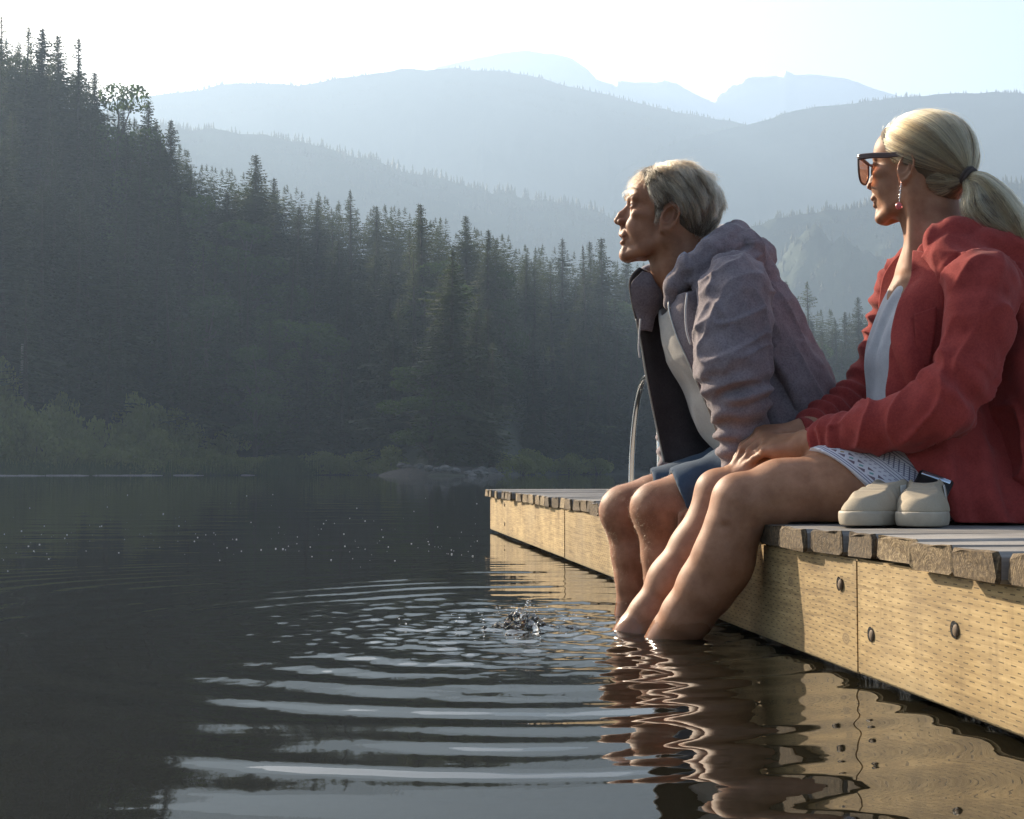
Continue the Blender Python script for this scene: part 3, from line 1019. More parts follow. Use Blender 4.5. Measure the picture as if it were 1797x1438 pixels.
def wood_mat(name, c1, c2, c3, gscale=(18, 1.2, 18), rough=0.8, incise=False, knots=(), along=1, ends=None):
    m, nt, b = new_mat(name)
    tc = nt.nodes.new('ShaderNodeTexCoord'); oi = nt.nodes.new('ShaderNodeObjectInfo')
    off = nt.nodes.new('ShaderNodeVectorMath'); off.operation = 'MULTIPLY_ADD'
    comb = nt.nodes.new('ShaderNodeCombineXYZ')
    for k in range(3): nt.links.new(oi.outputs['Random'], comb.inputs[k])
    off.inputs[1].default_value = (13.0, 29.0, 7.0)
    nt.links.new(comb.outputs[0], off.inputs[0]); nt.links.new(tc.outputs['Object'], off.inputs[2])
    mp = nt.nodes.new('ShaderNodeMapping'); mp.inputs['Scale'].default_value = gscale
    nt.links.new(off.outputs[0], mp.inputs[0])
    n = noise_node(nt, mp.outputs[0], 6.0, 6, .62, .6)
    n2 = noise_node(nt, off.outputs[0], 5.0, 3, .6)
    f = mathn(nt, 'MULTIPLY_ADD', n2.outputs[0], .45, mathn(nt, 'MULTIPLY', n.outputs[0], .55))
    c = ramp(nt, f, [(0.30, c1), (0.5, c2), (0.72, c3)])
    rv = mathn(nt, 'MULTIPLY_ADD', oi.outputs['Random'], .5, .75)
    vv = nt.nodes.new('ShaderNodeHueSaturation'); nt.links.new(c, vv.inputs['Color']); nt.links.new(rv, vv.inputs['Value'])
    c = vv.outputs[0]
    hgt = n.outputs[0]
    sep = nt.nodes.new('ShaderNodeSeparateXYZ'); nt.links.new(tc.outputs['Object'], sep.inputs[0])
    if ends:
        # sawn end grain: growth rings about a pith below the plank
        sx = mathn(nt, 'MULTIPLY_ADD', oi.outputs['Random'], .06, -.03)
        yy = mathn(nt, 'ADD', sep.outputs[1], sx)
        zz = mathn(nt, 'ADD', sep.outputs[2], mathn(nt, 'MULTIPLY_ADD', oi.outputs['Random'], .05, .02))
        n3 = noise_node(nt, off.outputs[0], 40, 3, .6)
        rr = mathn(nt, 'SQRT', mathn(nt, 'ADD', mathn(nt, 'MULTIPLY', yy, yy), mathn(nt, 'MULTIPLY', zz, zz)))
        rings = mathn(nt, 'SINE', mathn(nt, 'MULTIPLY_ADD', n3.outputs[0], 2.5, mathn(nt, 'MULTIPLY', rr, 1500.0)))
        n4 = noise_node(nt, off.outputs[0], 130, 4, .7)
        g = mathn(nt, 'ADD', mathn(nt, 'MULTIPLY_ADD', rings, .045, n4.outputs[0]), mathn(nt, 'MULTIPLY_ADD', oi.outputs['Random'], .35, -.12))
        ce = ramp(nt, g, [(0.25, ends[0]), (0.55, ends[1]), (0.85, ends[2])])
        isend = mathn(nt, 'LESS_THAN', sep.outputs[0], 0.006)
        c = mixc(nt, isend, c, ce)
        hgt = mathn(nt, 'MULTIPLY_ADD', mathn(nt, 'MULTIPLY', g, isend), 1.2, n.outputs[0])
    if incise:
        row = mathn(nt, 'FLOOR', mathn(nt, 'DIVIDE', sep.outputs[2], .0072))
        fv = mathn(nt, 'FRACT', mathn(nt, 'DIVIDE', sep.outputs[2], .0072))
        wn_ = nt.nodes.new('ShaderNodeTexWhiteNoise'); wn_.noise_dimensions = '1D'; nt.links.new(row, wn_.inputs['W'])
        sh = mathn(nt, 'MULTIPLY_ADD', wn_.outputs[0], .22, mathn(nt, 'MULTIPLY', row, .5))
        cell = mathn(nt, 'ADD', mathn(nt, 'DIVIDE', sep.outputs[1], .031), sh)
        fu = mathn(nt, 'FRACT', cell)
        wn2 = nt.nodes.new('ShaderNodeTexWhiteNoise'); wn2.noise_dimensions = '2D'
        cb2 = nt.nodes.new('ShaderNodeCombineXYZ'); nt.links.new(mathn(nt, 'FLOOR', cell), cb2.inputs[0]); nt.links.new(row, cb2.inputs[1])
        nt.links.new(cb2.outputs[0], wn2.inputs['Vector'])
        ln = mathn(nt, 'MULTIPLY_ADD', wn2.outputs[0], .22, .24)
        a_ = mathn(nt, 'LESS_THAN', fu, ln); b_ = mathn(nt, 'LESS_THAN', fv, .21)
        slot = mathn(nt, 'MULTIPLY', a_, b_)
        slot = mathn(nt, 'MULTIPLY', slot, mathn(nt, 'GREATER_THAN', n2.outputs[0], .33))
        c = mixc(nt, mathn(nt, 'MULTIPLY', slot, .88), c, (0.05, 0.034, 0.018))
        hgt = mathn(nt, 'SUBTRACT', mathn(nt, 'MULTIPLY', hgt, .5), slot)
        # dark run marks and a big mottled weathering
        mp5 = nt.nodes.new('ShaderNodeMapping'); mp5.inputs['Scale'].default_value = (1, 9, 1.1); nt.links.new(off.outputs[0], mp5.inputs[0])
        n5 = noise_node(nt, mp5.outputs[0], 3.0, 5, .65)
        rm = mathn(nt, 'MULTIPLY', mathn(nt, 'SUBTRACT', n5.outputs[0], .52), 5.0, clamp=True)
        c = mixc(nt, mathn(nt, 'MULTIPLY', rm, .55), c, (.17, .115, .055))
        n6 = noise_node(nt, off.outputs[0], 2.2, 4, .6)
        c = mixc(nt, mathn(nt, 'MULTIPLY', mathn(nt, 'SUBTRACT', n6.outputs[0], .5), 2.2, clamp=True), c, (.30, .23, .14))
        # water stain along the bottom
        st = mathn(nt, 'MULTIPLY', mathn(nt, 'SUBTRACT', .045, sep.outputs[2]), 22, clamp=True)
        st = mathn(nt, 'MULTIPLY', st, mathn(nt, 'MULTIPLY', n2.outputs[0], 1.1))
        c = mixc(nt, st, c, (0.16, 0.12, 0.06))
    for (u, v, rad) in knots:
        du = mathn(nt, 'SUBTRACT', sep.outputs[1], u); dv = mathn(nt, 'SUBTRACT', sep.outputs[2], v)
        d = mathn(nt, 'SQRT', mathn(nt, 'ADD', mathn(nt, 'MULTIPLY', du, mathn(nt, 'MULTIPLY', du, .35)), mathn(nt, 'MULTIPLY', dv, dv)))
        kr = mathn(nt, 'SINE', mathn(nt, 'MULTIPLY', d, 1400))
        msk = mathn(nt, 'MULTIPLY', mathn(nt, 'SUBTRACT', rad, d), 300, clamp=True)
        kc = mixc(nt, mathn(nt, 'MULTIPLY_ADD', kr, .3, .5), (0.12, 0.08, 0.04), (0.30, 0.21, 0.10))
        c = mixc(nt, msk, c, kc)
    nt.links.new(c, b.inputs['Base Color'])
    b.inputs['Roughness'].default_value = rough
    b.inputs['Specular IOR Level'].default_value = 0.3
    bump(nt, hgt, b, .45, .003)
    return m

M_PLANK = wood_mat('weathered_deck_plank', (0.13, 0.12, 0.11), (0.24, 0.22, 0.20), (0.36, 0.34, 0.31), (1.2, 22, 22), ends=((0.030, 0.020, 0.012), (0.125, 0.085, 0.045), (0.36, 0.27, 0.15)))
M_FASCIA = wood_mat('treated_fascia_board', (0.12, 0.072, 0.030), (0.34, 0.235, 0.105), (0.55, 0.40, 0.195), (22, 1.3, 22), rough=.7, incise=True,
                    knots=((1.965 - 1.2, .138, .013), (1.52 - 1.2, .13, .010), (2.75 - 1.2, .05, .012), (1.25 - 1.2, .06, .011)))
M_DARKWET, nt, b = new_mat('wet_black_float')
b.inputs['Base Color'].default_value = (0.012, 0.010, 0.008, 1); b.inputs['Roughness'].default_value = .25
nn = noise_node(nt, coords(nt), 60, 3); bump(nt, nn.outputs[0], b, .6, .006)
M_BOLT = simple_mat('rusty_bolt', (0.13, 0.085, 0.05), .75, .1, var=.25, nscale=200)
M_STEEL = simple_mat('polished_steel', (0.62, 0.62, 0.62), .16, 1.0, var=.05, nscale=30, bump_s=0)

dock = empty('dock')
tag(dock, 'floating wooden dock with grey planks and golden incised edge boards', 'dock')

def plank_mesh(seed, L=2.4, W=0.136, T=0.039):
    """x runs from the sawn end onto the dock, y across; worn edges"""
    rnd = random.Random(seed)
    sec = []
    c = .006
    prof = [(-W / 2 + c, T), (-W / 4, T - .0015 * rnd.random()), (0, T - .002 * rnd.random()), (W / 4, T - .0015 * rnd.random()), (W / 2 - c, T), (W / 2, T - c), (W / 2, c), (W / 2 - c, 0), (-W / 2 + c, 0), (-W / 2, c), (-W / 2, T - c)]
    vs, fs = [], []
    xs = [0, .004, .25, L]
    n = len(prof)
    for i, x in enumerate(xs):
        k = .94 if i == 0 else 1
        for (y, z) in prof:
            j = .0014 if i < 2 else .0008
            vs.append((x + (rnd.uniform(-.003, .003) if i == 0 else 0), y * k + rnd.uniform(-j, j), (z - T / 2) * k + T / 2 + rnd.uniform(-j, j) - T))
    for i in range(len(xs) - 1):
        for j in range(n):
            fs.append((i * n + j, i * n + (j + 1) % n, (i + 1) * n + (j + 1) % n, (i + 1) * n + j))
    fs.append(tuple(range(n - 1, -1, -1))); fs.append(tuple(range((len(xs) - 1) * n, len(xs) * n)))
    me = bpy.data.meshes.new('plank'); me.from_pydata(vs, [], fs); me.materials.append(M_PLANK)
    return me
plank_meshes = [plank_mesh(s) for s in range(8)]
pr = random.Random(5)
s = 0.75; i = 0
while s < S_END - .02:
    o = bpy.data.objects.new('plank', pr.choice(plank_meshes))
    w = pr.choice((1.0, 1.0, 1.0, .93, .8))
    proud = pr.uniform(-.008, .010) - (0.020 if pr.random() < .26 else 0)
    s += .136 * w / 2
    p = dock_xyz(s, -.012 + proud, DECK_Z + pr.uniform(-.0025, .002))
    o.location = p
    o.rotation_euler = (pr.uniform(-.008, .008), pr.uniform(-.002, .002), DOCK_ROT + pr.uniform(-.004, .004))
    o.scale = (1, w, 1)
    link(o, dock)
    s += .136 * w / 2 + pr.uniform(.009, .017); i += 1
    
def dock_box(name, s0, s1, a0, a1, z0, z1, mat, parent, bev=.004):
    bm = bmesh.new()
    bmesh.ops.create_cube(bm, size=1)
    for v in bm.verts:
        v.co = Vector((a0 + (v.co.x + .5) * (a1 - a0), (v.co.y + .5) * (s1 - s0), z0 + (v.co.z + .5) * (z1 - z0)))
    if bev: bmesh.ops.bevel(bm, geom=bm.edges[:], offset=bev, segments=2, affect='EDGES')
    me = bpy.data.meshes.new(name); bm.to_mesh(me); bm.free()
    me.materials.append(mat)
    o = bpy.data.objects.new(name, me)
    o.location = dock_xyz(s0, 0, 0); o.rotation_euler = (0, 0, DOCK_ROT)
    return link(o, parent)
FT = .1925
S_J1, S_J2 = s_of_px(1500), s_of_px(990)
fb = [dock_box('fascia_board', .8, S_J1 - .002, 0, .038, .012, FT, M_FASCIA, dock, .003),
      dock_box('fascia_board', S_J1 + .002, S_J2 - .002, .0015, .0395, .010, FT - .001, M_FASCIA, dock, .003),
      dock_box('fascia_board', S_J2 + .002, S_END, 0, .038, .012, FT, M_FASCIA, dock, .003)]
dock_box('end_board', S_END - .038, S_END - .0005, .040, 2.3, .012, FT - .001, M_FASCIA, dock)
for k, (s0, s1) in enumerate(((.8, 1.52), (1.62, 1.9), (2.0, 2.75), (2.95, 3.7), (3.9, 4.8), (5.0, 5.9), (6.1, 7.4))):
    dock_box('float', s0, s1, .012 + .012 * (k % 2), 2.2, -.12, .010, M_DARKWET, dock, .012)
def bolt(px, py, board, S0):
    s = s_of_px(px); Y = s * DE[1]
    z = CAM_H - (py - HORIZON) / F * Y
    bm = bmesh.new()
    bmesh.ops.create_uvsphere(bm, u_segments=16, v_segments=8, radius=1)
    for v in bm.verts: v.co = Vector((v.co.x * .0036, v.co.y * .0080, v.co.z * .0088))
    k = len(bm.verts)
    bmesh.ops.create_circle(bm, cap_ends=True, segments=20, radius=.0118, matrix=Matrix.Translation((-.0008, .005, .001)) @ Matrix.Rotation(math.pi / 2, 4, 'Y'))
    me = bpy.data.meshes.new('bolt'); bm.to_mesh(me); bm.free()
    me.materials.append(M_BOLT); me.materials.append(M_DARKWET)
    for p in me.polygons:
        p.use_smooth = True
        if len(p.vertices) > 4: p.material_index = 1
    o = bpy.data.objects.new('bolt', me)
    o.location = (-.001, s - S0, z)
    link(o, board)
for a in ((1473, 1025), (1527, 1113)): bolt(*a, fb[0 if a[0] > 1500 else 1], .8 if a[0] > 1500 else S_J1 + .002)
bolt(1674, 1105, fb[0], .8)
bolt(886, 886, fb[2], S_J2 + .002); bolt(886, 920, fb[2], S_J2 + .002)

# ------------------------------------------------------------------ swim ladder
lad = empty('swim_ladder', tuple(dock_xyz(7.3, .9, DECK_Z)))
tag(lad, 'shiny steel ladder rails arching over the far end of the dock', 'ladder')
for a_off in (0.0, .46):
    b0 = np.array(((1158 - 898.5) / F * 7.3, 7.3, 0)) + DN * a_off
    path = [(0, DECK_Z - .005), (0.005, .50), (.05, .70), (.14, .82), (.27, .868), (.42, .845), (.56, .74), (.67, .56), (.73, .36), (.745, .1), (.745, -.5)]
    pp = catmull([b0 + DE * u + np.array((0, 0, z)) for u, z in path], 60)
    v, f = tube(pp, .0175, 14)
    mesh_obj('rail', v, f, M_STEEL, lad)
    v, f = tube([b0 + np.array((0, 0, DECK_Z - .002)), b0 + np.array((0, 0, DECK_Z + .008))], .045, 18)
    mesh_obj('foot_plate', v, f, M_STEEL, lad)
for z in (.02, -.25):
    b0 = np.array(((1158 - 898.5) / F * 7.3, 7.3, 0)) + DE * .745
    v, f = tube([b0 + np.array((0, 0, z)), b0 + DN * .46 + np.array((0, 0, z))], .02, 10)
    mesh_obj('rung', v, f, M_STEEL, lad)

# ------------------------------------------------------------------ shoes and phone
M_CANVAS = simple_mat('cream_canvas', (0.34, 0.28, 0.20), .85, var=.06, nscale=350, bump_s=.35, bump_d=.0008)
M_RUBBER = simple_mat('off_white_rubber', (0.37, 0.315, 0.24), .55, var=.08, nscale=60, bump_s=.1, bump_d=.001)
M_LINING = simple_mat('shoe_lining', (0.10, 0.085, 0.06), .9)
M_GORE = simple_mat('elastic_gore', (0.52, 0.49, 0.44), .9, nscale=300)
def make_shoe(name, toe_px, toe_py, Y, ang, label):
    """local frame: x toward the toe, y left, z up, metres; origin under the middle of the foot"""
    h = .0022
    def cl(): return Clay(grid_axis(-.15, .15, h), grid_axis(-.06, .06, h), grid_axis(-.005, .11, h))
    A = cl()
    for (x0, x1, r0, r1) in ((-.10, -.03, .033, .034), (-.03, .05, .034, .044), (.05, .085, .044, .043)):
        A.cone((x0, 0, .016), (x1, -.002, .016), r0, r1, .012)
    A.half((0, 0, .0255), (0, 0, 1)); A.half((0, 0, .0), (0, 0, -1))
    sv, sq = A.mesh()
    B = cl()
    for (x0, x1, r0, r1, z0, z1) in ((-.098, -.03, .030, .033, .030, .030), (-.03, .05, .033, .041, .030, .022), (.05, .084, .041, .040, .022, .014)):
        B.cone((x0, 0, z0), (x1, -.002, z1), r0, r1, .015)
    B.cone((-.02, 0, .060), (.045, 0, .032), .026, .030, .03)
    B.cone((-.098, 0, .06), (-.02, 0, .062), .022, .024, .03)
    B.half((0, 0, .024), (0, 0, -1))
    B.half((-.03, 0, .086), (.28, 0, 1))
    B.chain([(-.098, 0, .045), (-.03, 0, .05), (.02, 0, .035)], [.0245, .027, .026], .004, 'sub')
    B.chain([(-.096, 0, .08), (-.015, 0, .085)], [.024, .022], .006, 'sub')
    uv, uq = B.mesh()
    uv = relax(uv, uq, 1)
    nr = vnormals(uv, uq)
    cre = np.sin(uv[:, 0] * 330 + 1.5 * vnoise(uv, 30, 3)) * sstep(.0, .03, uv[:, 0]) * sstep(.075, .05, uv[:, 0]) * sstep(.03, .05, uv[:, 2])
    uv = uv + nr * (cre * .0011 + vnoise(uv, 40, 4) * .0010)[:, None]
    c, s_ = math.cos(ang), math.sin(ang)
    Rm = np.array(((c, -s_, 0), (s_, c, 0), (0, 0, 1)))
    toe = np.array(((toe_px - 898.5) / F * Y, Y, DECK_Z + .0015))
    base = toe - Rm @ np.array((.125, 0, 0))
    root = empty(name, tuple(base)); tag(root, label, 'shoe', 'pair of cream slip-on shoes on the dock')
    T = lambda v: v @ Rm.T + base
    mesh_obj('sole', T(sv), sq, M_RUBBER, root)
    mesh_obj('upper', T(uv), uq, M_CANVAS, root)
    # foxing line and inside
    for sy in (-1, 1):
        g = [(-.01, sy * .036, .045), (.012, sy * .0375, .042), (.006, sy * .0325, .070), (-.016, sy * .0325, .072)]
        v = np.array(g); n_ = np.array((0, sy * .0015, 0))
        mesh_obj('elastic_gore', T(np.vstack([v, v + n_])), [(0, 1, 2, 3), (7, 6, 5, 4), (0, 4, 5, 1), (1, 5, 6, 2), (2, 6, 7, 3), (3, 7, 4, 0)], M_GORE, root, smooth=False)
    v = np.array([(-.1 + .001, -.02, .0325), (-.1, .02, .0325), (.02, .025, .0325), (.02, -.025, .0325)])
    mesh_obj('insole', T(np.vstack([v, v - np.array((0, 0, .003))])), [(0, 3, 2, 1), (4, 5, 6, 7), (0, 1, 5, 4), (1, 2, 6, 5), (2, 3, 7, 6), (3, 0, 4, 7)], M_LINING, root, smooth=False)
    return root, Rm, base
sh1 = make_shoe('shoe', 1496, 922, 2.37, math.atan2(-.75, -.66), 'cream slip-on canvas shoe beside the bare thigh, without the phone')
sh2 = make_shoe('shoe', 1612, 928, 2.325, math.atan2(-.93, -.36), 'cream slip-on canvas shoe holding the dark phone')
M_PHONE = simple_mat('black_phone_case', (0.02, 0.018, 0.017), .35, nscale=50, bump_s=0)
M_SCREEN, nt, b = new_mat('phone_glass'); b.inputs['Base Color'].default_value = (0.30, 0.32, 0.36, 1); b.inputs['Roughness'].default_value = .12
M_SCREEN.node_tree.nodes.remove(M_SCREEN.node_tree.nodes['Principled BSDF']) if False else None
def rounded_box(sx, sy, sz, bev, seg=3):
    bm = bmesh.new(); bmesh.ops.create_cube(bm, size=1)
    for v in bm.verts: v.co = Vector((v.co.x * sx, v.co.y * sy, v.co.z * sz))
    bmesh.ops.bevel(bm, geom=bm.edges[:], offset=bev, segments=seg, affect='EDGES')
    v = np.array([q.co[:] for q in bm.verts]); f = [tuple(q.index for q in p.verts) for p in bm.faces]
    bm.free(); return v, f
pc = P(1630, 866, 2.46)
phone = empty('phone', tuple(pc)); tag(phone, 'dark phone standing tucked in the right cream shoe', 'phone')
ux = np.array((.86, -.40, -.36)); ux /= np.linalg.norm(ux)
uz = np.array((.18, .50, .80)); uz -= ux * np.dot(ux, uz); uz /= np.linalg.norm(uz)
uy = np.cross(uz, ux)
Mx = np.stack([ux, uy, uz])
v, f = rounded_box(.064, .0095, .085, .003); mesh_obj('case', v @ Mx + pc, f, M_PHONE, phone)
M_GLOSS, nt, b = new_mat('phone_screen_glint'); b.inputs['Base Color'].default_value = (.55, .57, .60, 1); b.inputs['Metallic'].default_value = .9; b.inputs['Roughness'].default_value = .12
v, f = rounded_box(.054, .001, .0085, .0004, 1); mesh_obj('screen_glint', v @ Mx + pc - uy * .0050 + uz * .0355, f, M_GLOSS, phone)  # pale mirror strip shaped like the sky's reflection on the glass

# ------------------------------------------------------------------ people: shared builders
def skin_mat(name, a, b_, c_, sub=.18, fuzz=0.0):
    m, nt, b = new_mat(name)
    v = coords(nt)
    n = noise_node(nt, v, 22, 5, .6); n2 = noise_node(nt, v, 420, 3, .6)
    c = ramp(nt, n.outputs[0], [(.38, a), (.5, b_), (.64, c_)])
    c = mixc(nt, .25, c, ramp(nt, n2.outputs[0], [(.3, [x * .8 for x in b_]), (.7, [min(1, x * 1.15) for x in b_])]))
    nt.links.new(c, b.inputs['Base Color'])
    gp = nt.nodes.new('ShaderNodeNewGeometry'); sz = nt.nodes.new('ShaderNodeSeparateXYZ'); nt.links.new(gp.outputs['Position'], sz.inputs[0])
    wet = mathn(nt, 'MULTIPLY', mathn(nt, 'SUBTRACT', mathn(nt, 'MULTIPLY_ADD', n.outputs[0], .05, .012), sz.outputs[2]), 90, clamp=True)
    nt.links.new(mathn(nt, 'MULTIPLY_ADD', wet, -.42, .57), b.inputs['Roughness'])
    nt.links.new(mixc(nt, mathn(nt, 'MULTIPLY', wet, .45), c, [x * .55 for x in b_]), b.inputs['Base Color'])
    b.inputs['Specular IOR Level'].default_value = .32
    b.inputs['Subsurface Weight'].default_value = sub
    b.inputs['Subsurface Radius'].default_value = (1.0, .35, .18)
    b.inputs['Subsurface Scale'].default_value = .012
    h = mathn(nt, 'MULTIPLY_ADD', n2.outputs[0], .5, n.outputs[0])
    bump(nt, h, b, .22, .0016)
    return m

def cloth_mat(name, col, col2, rough=.95, weave=900, fuzz=.35, mottled=0.0, bumpd=.0009):
    m, nt, b = new_mat(name)
    v = coords(nt)
    n = noise_node(nt, v, weave, 2, .6); n2 = noise_node(nt, v, 30, 5, .62)
    n3 = noise_node(nt, v, 260, 3, .7)
    f = mathn(nt, 'MULTIPLY_ADD', n3.outputs[0], .5 + mottled, mathn(nt, 'MULTIPLY', n2.outputs[0], .5 - mottled * .3))
    c = ramp(nt, f, [(.32, col), (.68, col2)])
    nt.links.new(c, b.inputs['Base Color'])
    b.inputs['Roughness'].default_value = rough
    b.inputs['Specular IOR Level'].default_value = .15
    b.inputs['Sheen Weight'].default_value = fuzz
    b.inputs['Sheen Roughness'].default_value = .45
    h = mathn(nt, 'MULTIPLY_ADD', n2.outputs[0], 2.5, mathn(nt, 'MULTIPLY_ADD', n3.outputs[0], .8, n.outputs[0]))
    bump(nt, h, b, .4, bumpd)
    return m

def hair_mat(name, dark, mid, light, rough=.32, tone=False):
    m = bpy.data.materials.new(name); m.use_nodes = True
    nt = m.node_tree; nt.nodes.remove(nt.nodes['Principled BSDF'])
    hi = nt.nodes.new('ShaderNodeHairInfo')
    f = hi.outputs['Random']
    if tone:
        at = nt.nodes.new('ShaderNodeAttribute'); at.attribute_name = 'tone'
        f = mathn(nt, 'MULTIPLY_ADD', f, .45, mathn(nt, 'MULTIPLY_ADD', at.outputs['Fac'], .75, -.10))
    c = ramp(nt, f, [(.05, dark), (.45, mid), (.95, light)])
    h = nt.nodes.new('ShaderNodeBsdfHairPrincipled')
    h.parametrization = 'COLOR'
    nt.links.new(c, h.inputs['Color'])
    h.inputs['Roughness'].default_value = rough
    h.inputs['Radial Roughness'].default_value = .4
    h.inputs['IOR'].default_value = 1.5
    nt.links.new(h.outputs[0], nt.nodes['Material Output'].inputs[0])
    return m

def strands(name, arr, rad, mat, parent, taper=.35, tone=None):
    """arr (N, M, 3) world points; one hair curve per row"""
    N, M, _ = arr.shape
    hc = bpy.data.hair_curves.new(name)
    hc.add_curves([M] * N)
    hc.attributes['position'].data.foreach_set('vector', arr.astype(np.float32).ravel())
    r = hc.attributes.get('radius') or hc.attributes.new('radius', 'FLOAT', 'POINT')
    prof = 1 - (1 - taper) * np.linspace(0, 1, M) ** 2
    r.data.foreach_set('value', (np.tile(prof, N) * rad).astype(np.float32))
    if tone is not None:
        a = hc.attributes.new('tone', 'FLOAT', 'CURVE'); a.data.foreach_set('value', np.clip(tone, 0, 1).astype(np.float32))
    hc.materials.append(mat)
    o = bpy.data.objects.new(name, hc)
    COL.objects.link(o)
    if parent is not None:
        o.parent = parent
    o['kind'] = 'stuff'
    return o

class Head:
    """head frame in centimetres: x to the front, y to the person's left, z up; origin between the ears"""
    def __init__(s, O, yaw_dir, pitch, roll=0.0, sc=1.0):
        f = np.array((yaw_dir[0], yaw_dir[1], 0.0)); f /= np.linalg.norm(f)
        l = np.cross((0, 0, 1), f)
        c, si = math.cos(pitch), math.sin(pitch)
        fx = f * c + np.array((0, 0, 1)) * si
        up = np.cross(fx, l)
        cr, sr = math.cos(roll), math.sin(roll)
        l2 = l * cr + up * sr; up2 = up * cr - l * sr
        s.R = np.stack([fx, l2, up2], 1)
        s.O = np.asarray(O, dtype=float); s.k = .01 * sc
    def w(s, x, y, z): return s.O + s.R @ (np.array((x, y, z)) * s.k)
    def W(s, A): return s.O + (np.asarray(A) * s.k) @ s.R.T
    def L(s, A): return ((np.asarray(A) - s.O) @ s.R) / s.k
    def ell(s, C, c, r, k=.6, mode='add', ry=0.0, rz=0.0):
        M = s.R.T
        if ry or rz:
            a, b = math.cos(ry), math.sin(ry); Ry = np.array(((a, 0, b), (0, 1, 0), (-b, 0, a)))
            a, b = math.cos(rz), math.sin(rz); Rz = np.array(((a, -b, 0), (b, a, 0), (0, 0, 1)))
            M = ((Rz @ Ry).T) @ M
        C.ell(s.w(*c), np.array(r) * s.k, M, k * s.k, mode)
    def cone(s, C, a, b, r1, r2, k=.5, mode='add', flat=None):
        C.cone(s.w(*a), s.w(*b), r1 * s.k, r2 * s.k, k * s.k, mode, (s.R @ np.array(flat[0]), flat[1]) if flat else None)

